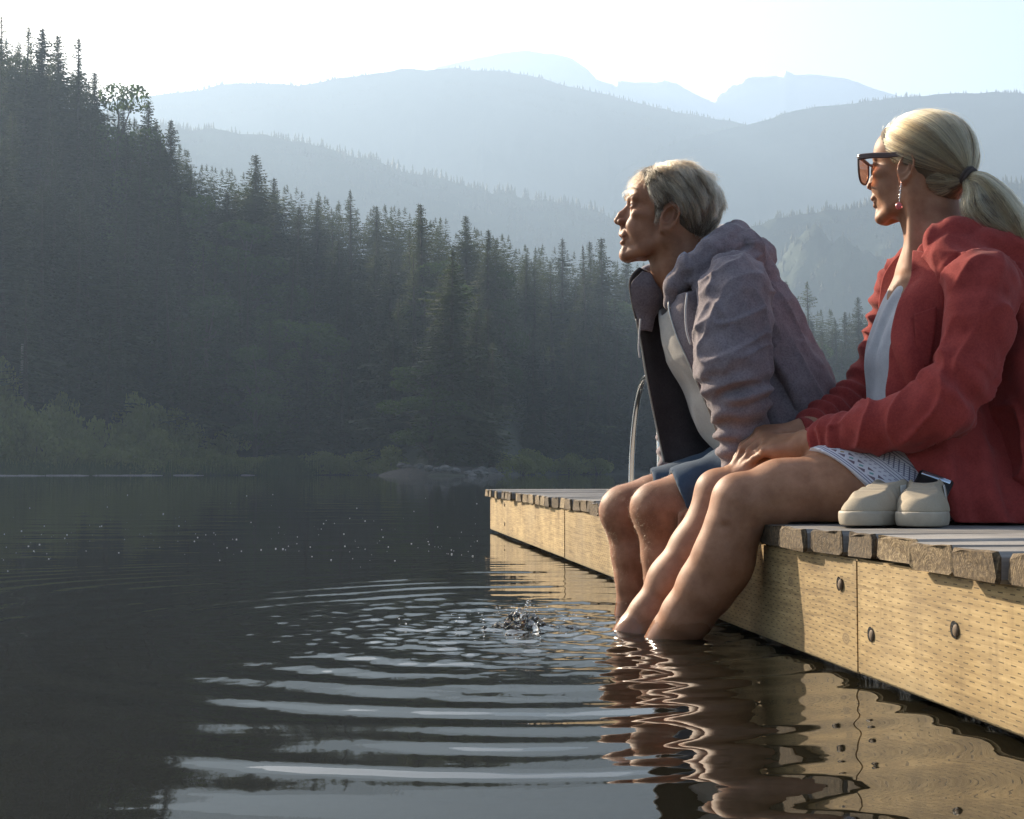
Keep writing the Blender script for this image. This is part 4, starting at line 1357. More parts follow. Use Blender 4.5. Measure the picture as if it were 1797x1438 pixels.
def face(C, H, male=True, age=1.0, both_ears=True, mouth_open=.35):
    e, c = (lambda *a, **k: H.ell(C, *a, **k)), (lambda *a, **k: H.cone(C, *a, **k))
    # skull
    e((-.6, 0, 4.4), (9.4, 7.5, 8.2), k=.1)
    e((-3.2, 0, 3.4), (7.0, 7.2, 7.4), k=1.5)
    e((4.6, 0, 5.2), (4.9, 6.0, 5.2), k=1.6)
    # middle of the face and jaw
    e((4.2, 0, -1.6), (5.2, 5.5, 6.2), k=1.5)
    e((4.8, 0, -5.2), (4.4, 4.3, 4.0), k=1.5)
    jw = 5.0 if male else 4.5
    for s in (-1, 1):
        c((-.2, s * jw * 1.03, -4.8), (4.2, s * jw * .82, -7.4), 1.5, 1.4, k=1.2)
        c((4.2, s * jw * .82, -7.4), (7.7, s * 1.4, -9.0), 1.4, 1.35, k=1.2)
        c((-.2, s * jw * 1.02, -4.8), (-.3, s * 6.2, .6), 1.4, 1.3, k=1.2)
        e((5.9, s * 4.7, .2), (2.3, 1.7, 1.35), k=1.5)                      # cheek bone
        e((7.1, s * 3.4, -2.3), (1.9, 1.7, 1.9), k=1.2)                     # apple of the cheek
    e((8.35, 0, -8.9), (1.35, 1.9, 1.35), k=.9)                             # chin
    # brow
    br = 1.0 if male else .6
    for s in (-1, 1):
        c((9.05, s * .9, 3.7), (7.9, s * 4.3, 3.8), .85 * br + .15, .7 * br + .15, k=1.0)
    # eyes
    for s in (-1, 1):
        e((9.7, s * 3.1, 2.35), (1.35, 1.6, .95), k=1.0, mode='sub')
        e((7.55, s * 3.15, 2.25), (1.45, 1.6, 1.35), k=.45)
        e((9.0, s * 3.4, 2.15), (.85, 1.35, .27), k=.1, mode='sub')
    # nose
    c((8.0, 0, 2.9), (8.9, 0, -1.6), 1.05, 1.5, k=.8)
    c((9.0, 0, 1.2), (9.9, 0, -1.3), .8, 1.15, k=.6)
    if male:
        c((9.0, 0, 2.9), (10.7, 0, .2), .72, .72, k=.8)
        c((10.7, 0, .2), (11.3, 0, -1.2), .70, .78, k=.6)
    else:
        c((8.9, 0, 2.6), (10.5, 0, 0), .6, .6, k=.8)
        c((10.5, 0, 0), (11.0, 0, -1.2), .6, .72, k=.6)
    e((11.05 if male else 10.8, 0, -1.35), (.95, .95, .78), k=.4)
    for s in (-1, 1):
        e((10.1, s * 1.25, -1.55), (1.15, .72, .78), k=.45)
        e((10.5, s * .72, -2.25), (.55, .28, .3), k=.15, mode='sub')
        c((9.9, s * 2.15, -1.9), (8.2, s * 3.5, -5.6), .2, .22, k=.9, mode='sub')   # laugh line
        e((4.6, s * 4.4, -3.4), (2.7, 1.35, 3.2), k=1.6)
    c((9.9, 0, -2.4), (9.85, 0, -4.0), .62, .75, k=.5)
    e((9.05, 0, -4.6), (1.15, 2.9, 1.6), k=.8)
    # lips and mouth
    e((9.65, 0, -4.5), (.66, 2.4, .42), k=.35)
    e((9.25, 0, -6.2), (.72, 2.1, .55), k=.35)
    if mouth_open:
        e((9.9, 0, -5.35), (1.4, 2.2, mouth_open), k=.15, mode='sub')
        for s in (-1, 1): c((9.4, s * 1.8, -5.3), (8.6, s * 2.9, -4.85), .22, .16, k=.2, mode='sub')
    e((8.35, 0, -7.6), (1.15, 2.0, 1.3), k=.8)
    e((10.05, 0, -7.25), (.7, 2.0, .45), k=.6, mode='sub')
    # ears
    for s in (-1, 1):
        t = .35
        e((-.6, s * 7.35, .1), (1.75, .75, 3.1), k=.35, ry=-.32, rz=s * .35)
        e((-.2, s * 7.95, .5), (1.0, .55, 1.7), k=.3, mode='sub', ry=-.32, rz=s * .35)
        pts = []
        for q in np.linspace(-.5, 4.6, 11):
            ex, ez = 1.75 * math.cos(q), 2.9 * math.sin(q)
            x = -.7 - (ex * math.cos(t) * -1 * -1) * 1.0
            ca, sa = math.cos(.32), math.sin(.32)
            px_, pz_ = ex * ca - ez * sa, ex * sa + ez * ca
            pts.append((-.7 + px_, s * (7.75 + .32 * -px_ * .5 + .15), .15 + pz_))
        for a, b in zip(pts[:-1], pts[1:]):
            c(a, b, .33, .33, k=.2)
        e((.35, s * 7.6, -2.6), (.75, .5, .85), k=.35)                      # lobe

def hand(C, wrist, fwd, back, side, curls, spread=.06, size=1.0, thumb=(.55, .75, -.25), thumb_curl=.3, k=.006):
    """fwd: wrist to knuckles, back: out of the back of the hand, side: +1 when thumb lies along cross(back, fwd)"""
    x = np.asarray(fwd, float); x /= np.linalg.norm(x)
    z = np.asarray(back, float); z -= x * np.dot(z, x); z /= np.linalg.norm(z)
    y = np.cross(z, x) * side
    w = np.asarray(wrist, float)
    g = lambda a, b, c_: w + size * (x * a + y * b + z * c_)
    S = size
    C.cone(g(-.05, 0, 0), g(.0, 0, 0), .030 * S, .027 * S, .02, flat=(z, 1.25))
    for yy, xx in ((.026, .088), (.009, .092), (-.010, .088), (-.027, .080)):
        C.cone(g(.0, yy * .5, 0), g(xx, yy, .004), .0155 * S, .0118 * S, .012)
    C.cone(g(.012, .020, -.008), g(.05, .028, -.008), .018 * S, .012 * S, .015)
    C.cone(g(.015, -.018, -.008), g(.06, -.024, -.008), .016 * S, .012 * S, .015)
    base = [(.088, .027, .004), (.092, .009, .005), (.088, -.010, .004), (.080, -.027, .002)]
    lens = [(.043, .026, .021), (.048, .030, .022), (.045, .028, .022), (.034, .021, .019)]
    rads = [(.0102, .0090, .0080, .0066), (.0104, .0092, .0082, .0068), (.0100, .0088, .0078, .0064), (.0090, .0078, .0070, .0058)]
    for i in range(4):
        a = 0; p = np.array(base[i]); sp = (1.5 - i) * spread
        for j in range(3):
            a += curls[i][j]
            d = np.array((math.cos(a) * math.cos(sp), math.cos(a) * math.sin(sp), -math.sin(a)))
            q = p + d * lens[i][j]
            C.cone(g(*p), g(*q), rads[i][j] * S, rads[i][j + 1] * S, .0035 if j else k)
            if j == 0: C.ell(g(*p), np.array((.0115, .0108, .0108)) * S, None, .005)
            p = q
    t = np.array(thumb, float); t /= np.linalg.norm(t)
    p = np.array((.024, .026, -.010)); q = p + t * .042
    C.cone(g(*p), g(*q), .0150 * S, .0115 * S, .010)
    t2 = t + np.array((thumb_curl, -thumb_curl * .8, -.1)); t2 /= np.linalg.norm(t2)
    r = q + t2 * .030
    C.cone(g(*q), g(*r), .0112 * S, .0100 * S, .004)
    t3 = t2 + np.array((thumb_curl, -thumb_curl * .8, -.1)); t3 /= np.linalg.norm(t3)
    C.cone(g(*r), g(*(r + t3 * .024)), .0102 * S, .0078 * S, .004)

def folds(v, along, across, fa, fc, seed, sharp=3.6):
    """ridged drapes: long along one direction, narrow across the other"""
    a = unit(along); c = unit(np.asarray(across) - a * np.dot(across, a)); o = np.cross(a, c)
    q = np.stack([v @ a * fa, v @ c * fc, v @ o * fc * .6], 1)
    w = np.stack([vnoise(q * .7, 1, seed + k) for k in (1, 2, 3)], 1) * .35
    return (1 - np.abs(vnoise(q + w, 1, seed))) ** sharp - .3

def PP(l): return [P(*q[:3]) for q in l]
def RR(l): return [q[3] for q in l]
def unit(v): v = np.asarray(v, float); return v / np.linalg.norm(v)

def ellipsoid_hair(H, c, r, roots, flow, n, step, lift, jit, rng, M=10):
    """strands that run over the ellipsoid (c, r) of the head frame; roots (N,3) head frame"""
    c = np.array(c, float); r = np.array(r, float)
    p = roots.copy()
    out = [p.copy()]
    N = len(p)
    st = step * rng.uniform(.6, 1.15, N)[:, None]
    lf = lift * rng.uniform(.15, 1.0, N)
    for i in range(1, M):
        d = flow(p, i / (M - 1))
        q = (p - c) / r
        nrm = q / r; nrm /= np.linalg.norm(nrm, axis=1)[:, None]
        d = d - nrm * np.sum(d * nrm, axis=1)[:, None]
        d /= np.linalg.norm(d, axis=1)[:, None] + 1e-6
        d += rng.normal(0, jit, (N, 3))
        p = p + d * st
        q = (p - c) / r
        s = np.linalg.norm(q, axis=1)
        tgt = 1 + lf * (0.2 + .8 * i / (M - 1)) / r.mean()
        p = c + (p - c) * (tgt / s)[:, None]
        out.append(p.copy())
    return np.stack(out, 1)

def scatter_on_ell(c, r, N, rng):
    d = rng.normal(size=(N, 3)); d /= np.linalg.norm(d, axis=1)[:, None]
    return np.array(c) + d * np.array(r)

M_EYE, nt, b = new_mat('eye')
tc = nt.nodes.new('ShaderNodeTexCoord'); sp_ = nt.nodes.new('ShaderNodeSeparateXYZ'); nt.links.new(tc.outputs['Object'], sp_.inputs[0])
nt.links.new(ramp(nt, sp_.outputs[0], [(.60, (.55, .50, .46)), (.80, (.55, .50, .46)), (.82, (.10, .10, .09)), (.94, (.12, .14, .14)), (.955, (.004, .004, .004))]), b.inputs['Base Color'])
b.inputs['Roughness'].default_value = .12
def eyeball(H, y, parent, look=(1, 0, 0)):
    bm = bmesh.new(); bmesh.ops.create_uvsphere(bm, u_segments=20, v_segments=12, radius=1.0)
    me = bpy.data.meshes.new('eye'); bm.to_mesh(me); bm.free(); me.materials.append(M_EYE)
    for p in me.polygons: p.use_smooth = True
    o = bpy.data.objects.new('eye', me); COL.objects.link(o)
    l = unit(H.R @ unit(look)); u = unit(np.cross((0, 0, 1), l)); v = np.cross(l, u)
    r = 1.15 * H.k
    Mw = np.eye(4); Mw[:3, 0] = l * r; Mw[:3, 1] = u * r; Mw[:3, 2] = v * r; Mw[:3, 3] = H.w(7.62, y, 2.25)
    o.matrix_world = Matrix(Mw.tolist())
    o.parent = parent
    return o

def person_root(label):
    o = empty('person'); tag(o, label, 'person')
    return o

# ------------------------------------------------------------------ the man
M_SKIN_M = skin_mat('tanned_skin', (.20, .080, .038), (.27, .115, .058), (.35, .160, .088), .16)
M_HOOD = cloth_mat('heather_mauve_fleece', (.088, .070, .076), (.230, .190, .200), mottled=.25, fuzz=.15)
M_HOODLINE = cloth_mat('cool_grey_hood_lining', (.16, .16, .19), (.27, .27, .32), mottled=.2, fuzz=.1)
M_LINING_H = cloth_mat('dark_fleece_lining', (.035, .028, .028), (.075, .060, .062), mottled=.1, fuzz=.15)
M_TEE_M = cloth_mat('light_grey_jersey', (.34, .31, .28), (.46, .43, .39), weave=1600, fuzz=.1, bumpd=.0004)
M_SHORT_M = cloth_mat('slate_blue_twill', (.030, .050, .080), (.050, .078, .118), weave=1800, fuzz=.08, bumpd=.0003)
M_CORD = simple_mat('pale_drawcord', (.50, .47, .45), .8, nscale=400)
M_ZIP = simple_mat('metal_zip', (.45, .42, .38), .35, .9, nscale=500)
M_HAIR_M = hair_mat('grey_blond_hair', (.042, .028, .016), (.14, .098, .058), (.45, .35, .22), .3, True)
M_HAIRCAP_M = simple_mat('hair_base', (.07, .045, .025), .8, var=.4, nscale=60, bump_s=.5, bump_d=.003)
M_LEGHAIR = hair_mat('fine_body_hair', (.10, .06, .03), (.22, .14, .07), (.36, .25, .13), .35)

man = person_root('grey haired man in an open mauve hoodie and blue shorts, leaning forward')
HM = Head(P(1171, 391, 3.05), (-.985, .13), R(10), R(-2))
h1 = .0040; hf = .0022
xs = np.concatenate([grid_axis(.17, .53, .003), grid_axis(.534, .82, h1)])
C = Clay(xs, grid_axis(2.78, 3.46, .0032), np.concatenate([grid_axis(-.16, .775, .0036), grid_axis(.778, 1.05, hf)]))
# head
face(C, HM, True, mouth_open=.56)
# neck, trunk, shoulders
C.chain([HM.w(-2.6, 0, -1.5), P(1194, 470, 3.05), P(1236, 530, 3.05)], [.056, .056, .064], .03)
for s in (-1, 1): C.cone(HM.w(-1.5, s * 5.6, -3.5), P(1190, 512, 3.05 - s * .02), .016, .014, .03)
C.chain([P(1236, 530, 3.05), P(1262, 590, 3.05), P(1325, 705, 3.05), P(1390, 800, 3.05)], [.075, .095, .088, .095], .04, flat=((.24, -.97, 0), .75))
C.ell(HM.w(9.0, 0, -11.5) * 0 + P(1160, 476, 3.05), (.012, .012, .016), None, .03)
arms_m = {'near': [(1285, 515, 2.90, .050), (1287, 655, 2.83, .040), (1303, 812, 2.88, .027), (1304, 845, 2.89, .026)],
          'far': [(1235, 530, 3.22, .050), (1205, 670, 3.30, .040), (1188, 805, 3.31, .027), (1188, 832, 3.31, .026)]}
for a in arms_m.values():
    C.chain([P(1245, 545, 3.05)] + PP(a), [.07] + RR(a), .02)
for key in ('near', 'far'):
    w = P(*arms_m[key][-1][:3])
    ex = edge_pt(w[1]); reach = float(np.dot(w - ex, DN))
    kn = [(.35, .95, .75), (.35, 1.0, .75), (.35, 1.0, .75), (.4, 1.0, .7)]
    tgt = ex + DN * min(.07, max(.05, reach)) + DE * (0 if key == 'near' else 0) + np.array((0, 0, DECK_Z + .028))
    C.cone(w, tgt, .026, .026, .02)
    hand(C, tgt, -DN + np.array((0, 0, -.10)), (0, 0, 1), 1 if key == 'near' else -1, kn, size=1.05)
# legs
legs_m = {'near': [(1390, 838, 2.96, .095), (1290, 858, 2.955, .080), (1205, 882, 2.95, .064), (1163, 896, 2.95, .060), (1166, 925, 2.95, .053), (1173, 975, 2.955, .056), (1172, 1020, 2.96, .048), (1166, 1075, 2.97, .037), (1164, 1110, 2.975, .035), (1166, 1150, 2.975, .036)],
          'far': [(1385, 830, 3.12, .095), (1260, 858, 3.12, .078), (1150, 884, 3.115, .063), (1105, 899, 3.11, .059), (1108, 928, 3.11, .052), (1117, 975, 3.112, .055), (1118, 1020, 3.115, .047), (1111, 1068, 3.12, .036), (1108, 1095, 3.12, .034), (1110, 1130, 3.12, .036)]}
for key, a in legs_m.items():
    C.chain(PP(a), RR(a), .022)
    k_ = PP(a)[3]
    C.ell(k_ + np.array((-.028, 0, .004)), (.036, .038, .042), None, .03)          # knee cap
    q = PP(a)[5]; C.ell(q + np.array((.030, 0, .01)), (.042, .046, .075), None, .03)  # calf
    ft = PP(a)[-1]
    C.cone(ft, ft + np.array((-.16, -.02, -.05)), .036, .030, .03)
C.half((0, 0, -.155), (0, 0, -1))
V, Q = C.mesh()
nr = vnormals(V, Q)
lh = HM.L(V)
V = V + nr * (vnoise(V, 34, 3) * .0007 + vnoise(V, 14, 8) * .0010)[:, None]
# crow's feet and forehead lines
near_eye = np.exp(-(((lh[:, 0] - 6.0) / 1.3) ** 2 + ((lh[:, 2] - 2.2) / 1.1) ** 2)) * (np.abs(lh[:, 1]) > 3)
V = V + nr * (-.0005 * near_eye * (np.sin((lh[:, 2] + (lh[:, 0] - 6) * .15 * np.sign(lh[:, 2] - 2.2)) * 9) > .4))[:, None]
body_m = mesh_obj('body', V, Q, M_SKIN_M, man)
nrm_m = nr
for y in (-3.15, 3.15): eyeball(HM, y, body_m, (1, -.1, .12))
tv = MB()
for i in range(-4, 5):
    a = i * .26; x0, y0 = 8.9 * 1.0 + .55 * math.cos(a), 2.0 * math.sin(a)
    bx = np.array([(sx * .12, sy * .20, sz * .34) for sx in (-1, 1) for sy in (-1, 1) for sz in (-1, 1)])
    tv.add(HM.W(bx + np.array((x0, y0, -5.05))), [(0, 1, 3, 2), (4, 6, 7, 5), (0, 4, 5, 1), (2, 3, 7, 6), (0, 2, 6, 4), (1, 5, 7, 3)])
mesh_obj('teeth', *tv.get(), simple_mat('teeth', (.62, .56, .46), .35, bump_s=0), body_m, smooth=False)
rng = np.random.default_rng(3)
# leg hair
lm = (V[:, 2] < .34) & (V[:, 2] > .03) & (V[:, 0] < .40)
ii = rng.choice(np.nonzero(lm)[0], 5500)
ln = rng.uniform(.002, .0062, len(ii))[:, None]
d = nr[ii] * .75 + np.array((0, 0, -.75)) + rng.normal(0, .3, (len(ii), 3)); d /= np.linalg.norm(d, axis=1)[:, None]
b0 = V[ii] + rng.normal(0, .0012, (len(ii), 3))
strands('leg_hair', np.stack([b0, b0 + (nr[ii] * .5 + d * .5) * ln * .5, b0 + d * ln], 1), .00008, M_LEGHAIR, body_m)
# eyebrow
e0 = []
for s in (-1, 1):
    for _ in range(260):
        t = rng.random(); e0.append(((10.4 - 1.9 * t ** 1.5 + rng.normal(0, .12)), s * (1.1 + 3.4 * t), 3.75 + .75 * math.sin(t * 2.2) * .8 + rng.normal(0, .16)))
e0 = HM.W(np.array(e0)); dl = (HM.R @ np.array((.25, 0, .35)))[None] * rng.uniform(.006, .012, len(e0))[:, None] + rng.normal(0, .0016, (len(e0), 3))
strands('eyebrow', np.stack([e0, e0 + dl * .6, e0 + dl], 1), .00017, M_HAIR_M, body_m, tone=rng.uniform(0, .5, len(e0)))

# hair
zl = [(-14, -5.5), (-8, -5.2), (-4.5, -4.2), (-3.2, -1.5), (-2.4, 2.2), (-.6, 4.0), (1.0, 2.6), (1.6, -.4), (2.8, -.2), (3.4, 3.4), (5.0, 5.0), (6.2, 7.4), (7.2, 9.6), (9, 11.5), (14, 14)]
def hair_clay(H, C, hard, zl, sub=None):
    X, Y, Z = np.meshgrid(*C.ax, indexing='ij')
    L = H.L(np.stack([X.ravel(), Y.ravel(), Z.ravel()], 1))
    cut = (interp(L[:, 0], zl) - L[:, 2]) * .7 * H.k
    cut = np.maximum(cut, -1)
    C.D = np.maximum(C.D, cut.reshape(C.D.shape).astype(np.float32))
hc = np.array(HM.O)
HC = Clay(grid_axis(hc[0] - .16, hc[0] + .16, .003), grid_axis(hc[1] - .13, hc[1] + .13, .003), grid_axis(hc[2] - .1, hc[2] + .17, .003))
HM.ell(HC, (-.8, 0, 4.6), (10.0, 7.9, 8.8), k=.1)
HM.ell(HC, (-3.6, 0, 3.2), (7.6, 7.6, 8.4), k=1.5)
HM.ell(HC, (4.4, 0, 7.4), (4.6, 6.0, 5.0), k=1.5)
hair_clay(HM, HC, None, zl)
hv, hq = HC.mesh()
hair_m = mesh_obj('hair', hv, hq, M_HAIRCAP_M, man)
def clumped(arr, rng, n_cl, amt):
    """pull strands toward neighbours' guide strands so they gather in locks"""
    N = len(arr); g = rng.choice(N, n_cl, replace=False)
    best = np.zeros(N, int); bd = np.full(N, 1e9)
    for j, gi in enumerate(g):
        d = ((arr[:, 0] - arr[gi, 0]) ** 2).sum(1)
        m = d < bd; bd[m] = d[m]; best[m] = gi
    t = np.linspace(0, 1, arr.shape[1])[None, :, None] ** .8
    off = arr[best] - arr
    return arr + off * t * amt * rng.uniform(.5, 1, N)[:, None, None]
def unit_rows(a): return a / (np.linalg.norm(a, axis=-1, keepdims=True) + 1e-9)
def flow_m(p, t):
    x, y, z = p[:, 0], p[:, 1], p[:, 2]
    sg = np.tanh((y + 1.0) / 1.5)
    fr = sstep(3.5, 7.0, x)
    back = np.stack([-.62 + 0 * x, .55 * sg, -.55 - .5 * sstep(2, 8, 9 - z)], 1)
    forw = np.stack([.45 + 0 * x, .62 * sg + .05, -.10 - 1.0 * sstep(6.0, 8.5, x) - .9 * sstep(3.5, 6, np.abs(y))], 1)
    return back * (1 - fr)[:, None] + forw * fr[:, None]
cen, rad = (-1.0, 0, 4.6), (10.2, 8.0, 8.9)
rt = scatter_on_ell(cen, rad, 60000, rng)
ok = (rt[:, 2] > interp(rt[:, 0], zl) + .2)
rt = rt[ok][:19000]
A = ellipsoid_hair(HM, cen, rad, rt, flow_m, 0, .62, 1.5, .10, rng, 10)
zc = [(-14, -5.8), (-8, -5.4), (-4.5, -4.6), (-3.2, -1.5), (-2.4, 2.6), (-.6, 4.3), (1.0, 2.6), (2.0, 1.5), (3.4, 2.6), (5.0, 3.7), (6.5, 4.9), (7.6, 7.0), (9, 9.5), (14, 14)]
tipz = A[:, :, 2] - interp(A[:, :, 0].ravel(), zc).reshape(A.shape[:2])
bad = (tipz.min(1) < -.5 * rng.random(len(A)) - .1) & (A[:, :, 0].min(1) > -3.2)
bad |= (tipz.min(1) < -2.2) & (A[:, :, 0].max(1) > -3.0)
A = A[~bad]
lv = .75 * vnoise(A[:, 0], .55, 31) + .55 * vnoise(A[:, 0], 1.3, 33)
out_ = unit_rows(A - np.array(cen))
A = A + out_ * (lv[:, None] * np.linspace(0, 1, A.shape[1])[None, :])[:, :, None]
A = clumped(A, rng, 120, .82)
wv = np.cumsum(rng.normal(0, .10, A.shape), axis=1)
A = A + wv
strands('hair_strands', HM.W(A.reshape(-1, 3)).reshape(A.shape), .00022, M_HAIR_M, hair_m, tone=.5 + .75 * vnoise(A[:, 0] * np.array((1, 1, .6)), .9, 51) + .4 * vnoise(A[:, 0], 2.6, 52) + .25 * sstep(2, -3, A[:, -1, 2]))
fw = rng.choice(len(A), 420, replace=False)
Af = np.array(cen) + (A[fw] - np.array(cen)) * (1 + rng.uniform(.02, .10, (420, 1, 1)) * np.linspace(.2, 1, A.shape[1])[None, :, None]) + np.cumsum(rng.normal(0, .12, A[fw].shape), axis=1)
strands('loose_hair', HM.W(Af.reshape(-1, 3)).reshape(Af.shape), .00013, M_HAIR_M, hair_m, tone=rng.uniform(.4, 1, 420))
# loose fringe and flyaways
F0 = np.stack([rng.uniform(5.6, 8.4, 700), rng.uniform(-4.5, 5.0, 700), 0 * rng.random(700)], 1)
F0[:, 2] = 4.6 + 8.9 * np.sqrt(np.clip(1 - ((F0[:, 0] + 1) / 10.2) ** 2 - (F0[:, 1] / 8) ** 2, 0.02, 1))
dirs = np.stack([rng.uniform(.4, 1.0, 700), rng.uniform(-.1, .55, 700), rng.uniform(.25, .55, 700)], 1)
tt = np.linspace(0, 1, 8)[None, :, None]
A2 = F0[:, None] + dirs[:, None] * tt * 2.6 + np.array((.15, .25, -2.7))[None, None] * tt ** 2 * rng.uniform(.3, 1.25, 700)[:, None, None] + np.cumsum(rng.normal(0, .05, (700, 8, 3)), axis=1)
strands('hair_fringe', HM.W(A2.reshape(-1, 3)).reshape(A2.shape), .00020, M_HAIR_M, hair_m, tone=.45 + .6 * vnoise(F0, 1.4, 55))
sb = []
for _ in range(500):
    sb.append((rng.uniform(.9, 2.6), 7.15, rng.uniform(-1.0, 3.2)))
sb = np.array(sb); sb[:, 1] = 6.9 + .2 * rng.random(500)
sb = np.concatenate([sb, sb * np.array((1, -1, 1))])
sd = np.stack([rng.normal(-.1, .2, 1000), rng.normal(0, .12, 1000) + .15 * np.sign(sb[:, 1]), rng.normal(-.9, .2, 1000)], 1)
strands('sideburn', HM.W(np.stack([sb, sb + sd * .5, sb + sd], 1).reshape(-1, 3)).reshape(1000, 3, 3), .00018, M_HAIR_M, hair_m, tone=rng.uniform(.2, .8, 1000))

# T-shirt
lat_m = (.24, -.97, 0)
T = Clay(grid_axis(.30, .82, .0045), grid_axis(2.80, 3.30, .0045), grid_axis(.27, .80, .0045))
T.chain([P(1222, 535, 3.05), P(1254, 578, 3.05), P(1313, 708, 3.05), P(1385, 800, 3.05)], [.075, .112, .112, .120], .05, flat=(lat_m, .72))
ax0 = P(1232, 522, 3.05)
T.cone(P(1160, 470, 3.05), P(1222, 555, 3.05), .060, .060, .012, 'sub')
v, q = T.mesh(); n_ = vnormals(v, q)
spine = unit(P(1390, 805, 3.05) - P(1225, 490, 3.05))
s_ = v @ spine
fo = .006 * np.sin((v @ unit((.5, .35, .6))) * 75 + 2.5 * vnoise(v, 9, 2)) * sstep(-.55, -.25, -(-s_)) 
v = v + n_ * (.25 * fo + .004 * vnoise(v * np.array((1, 1, .5)), 22, 5))[:, None]
tee_m = mesh_obj('t_shirt', v, q, M_TEE_M, man)
nb = [P(1160, 536, 2.99), P(1164, 549, 3.0), P(1170, 560, 3.03), P(1163, 552, 3.07), P(1160, 535, 3.10)]

# shorts
S_ = Clay(grid_axis(.26, .86, .0045), grid_axis(2.80, 3.28, .0045), grid_axis(.19, .48, .0045))
for key, a in (('near', legs_m['near']), ('far', legs_m['far'])):
    p = PP(a)
    S_.chain(p[:4], [.108, .093, .080, .076], .02, flat=((0, 0, 1), 1.02))
S_.ell(P(1395, 800, 3.05), (.13, .17, .12), None, .04)
hem_n = P(1187, 866, 2.95); 
for key, hp_ in (('near', P(1188, 862, 2.95)), ('far', P(1146, 850, 3.115))):
    nn_ = unit((-.90, 0, -.28)) if key == 'near' else unit((-.95, 0, -.15))
    ylo, yhi = (2.7, 3.035) if key == 'near' else (3.035, 3.4)
    S_.half(hp_, nn_, lo=(0, ylo, 0), hi=(2, yhi, 1))
for key, a in (('near', legs_m['near']), ('far', legs_m['far'])):
    p = PP(a); d_ = unit(p[3] - p[1])
    S_.cone(p[2] - d_ * .0, p[3] + d_ * .05, .069, .069, .003, 'sub')
v, q = S_.mesh(); n_ = vnormals(v, q)
v = v + n_ * (.0035 * np.sin(v[:, 0] * 55 + 3 * vnoise(v, 10, 7)) * sstep(.30, .45, v[:, 0]) + .003 * vnoise(v, 16, 4))[:, None]
mesh_obj('shorts', v, q, M_SHORT_M, man)

# hoodie: back, sleeves and hood
J = Clay(grid_axis(.27, .88, .0045), grid_axis(2.68, 3.46, .0045), grid_axis(.23, .93, .0045))
J.chain([P(1262, 515, 3.05), P(1292, 570, 3.05), P(1342, 690, 3.05), P(1398, 795, 3.05)], [.095, .122, .132, .140], .05, flat=(lat_m, .74))
fperp = unit((-.86, -.21, -.44))
J.half(P(1268, 590, 3.05), fperp, 'sub', .01)
J.cone(P(1160, 470, 3.05), P(1240, 560, 3.05), .063, .066, .02, 'sub')
slv_n = [(1272, 490, 2.93, .070), (1287, 515, 2.87, .077), (1287, 575, 2.84, .078), (1287, 640, 2.82, .077), (1296, 695, 2.82, .064), (1303, 760, 2.85, .053), (1303, 800, 2.87, .049), (1303, 826, 2.88, .044)]
slv_f = [(1240, 500, 3.18, .070), (1228, 540, 3.24, .074), (1212, 620, 3.28, .070), (1200, 690, 3.30, .062), (1192, 760, 3.31, .052), (1190, 800, 3.31, .047), (1190, 822, 3.31, .043)]
J.chain(PP(slv_n), RR(slv_n), .014); J.chain(PP(slv_f), RR(slv_f), .014)
# hood lying behind the neck
roll = [(1180, 530, 2.965, .022), (1188, 500, 2.945, .026), (1212, 468, 2.925, .030), (1245, 442, 2.93, .034), (1278, 424, 2.97, .036), (1290, 416, 3.04, .036), (1278, 420, 3.12, .036), (1235, 440, 3.17, .034), (1180, 468, 3.17, .034), (1140, 490, 3.14, .030), (1126, 506, 3.12, .020)]
J.chain(PP(roll), RR(roll), .014)
J.ell(P(1304, 458, 3.03), (.048, .105, .046), None, .03)
J.chain([P(1268, 462, 2.92), P(1310, 440, 2.955), P(1332, 452, 3.03), P(1335, 470, 3.10)], [.028, .034, .036, .03], .016)
J.chain([P(1225, 490, 2.915), P(1265, 466, 2.905), P(1315, 462, 2.935), P(1338, 482, 2.99)], [.012, .022, .026, .022], .010)
J.chain([P(1345, 476, 2.96), P(1350, 490, 3.03)], [.020, .02], .012)
# the groove between the collar rolls
J.chain([P(1200, 512, 2.892), P(1234, 473, 2.880), P(1275, 446, 2.888), P(1310, 428, 2.918)], [.008, .013, .014, .011], .007, 'sub')
J.cone(P(1165, 455, 3.05), P(1215, 520, 3.05), .062, .060, .012, 'sub')
v, q = J.mesh(); n_ = vnormals(v, q)
pts_n = np.array(PP(slv_n)); 
z = v[:, 2]
on_n = (v[:, 1] < 2.95) & (v[:, 0] < .56) & (v[:, 0] > .38)
on_f = (v[:, 1] > 3.2)
zz = lambda y_, Y: P(0, y_, Y)[2]
bun = sstep(zz(668, 2.85), zz(735, 2.85), z) * sstep(zz(835, 2.85), zz(810, 2.85), z)
wr = np.sin(z * 2 * np.pi / .036 + 1.9 * vnoise(v, 13, 4) + 14 * (v[:, 0] - .48))
wr = np.sign(wr) * np.abs(wr) ** .8
frontness = .22 + .95 * sstep(.50, .44, v[:, 0])
d1 = .0055 * bun * wr * np.where(on_n, frontness, 0)
zf = sstep(zz(640, 3.3), zz(720, 3.3), z)
d1 = d1 + np.where(on_f, .0045 * zf * np.sin(z * 2 * np.pi / .034 + 2 * vnoise(v, 12, 6)), 0)
elb = np.exp(-((z - zz(690, 2.82)) / .035) ** 2) * on_n
d1 = d1 + .008 * elb * np.sin((z - .35 * (v[:, 0] - .5)) * 2 * np.pi / .040 + 1.2 * vnoise(v, 9, 3))
up_ = on_n * sstep(zz(650, 2.82), zz(560, 2.82), z)
d1 = d1 + .006 * up_ * vnoise(v * np.array((1.3, 1, .55)), 15, 21)
back_ = v[:, 0] > .56
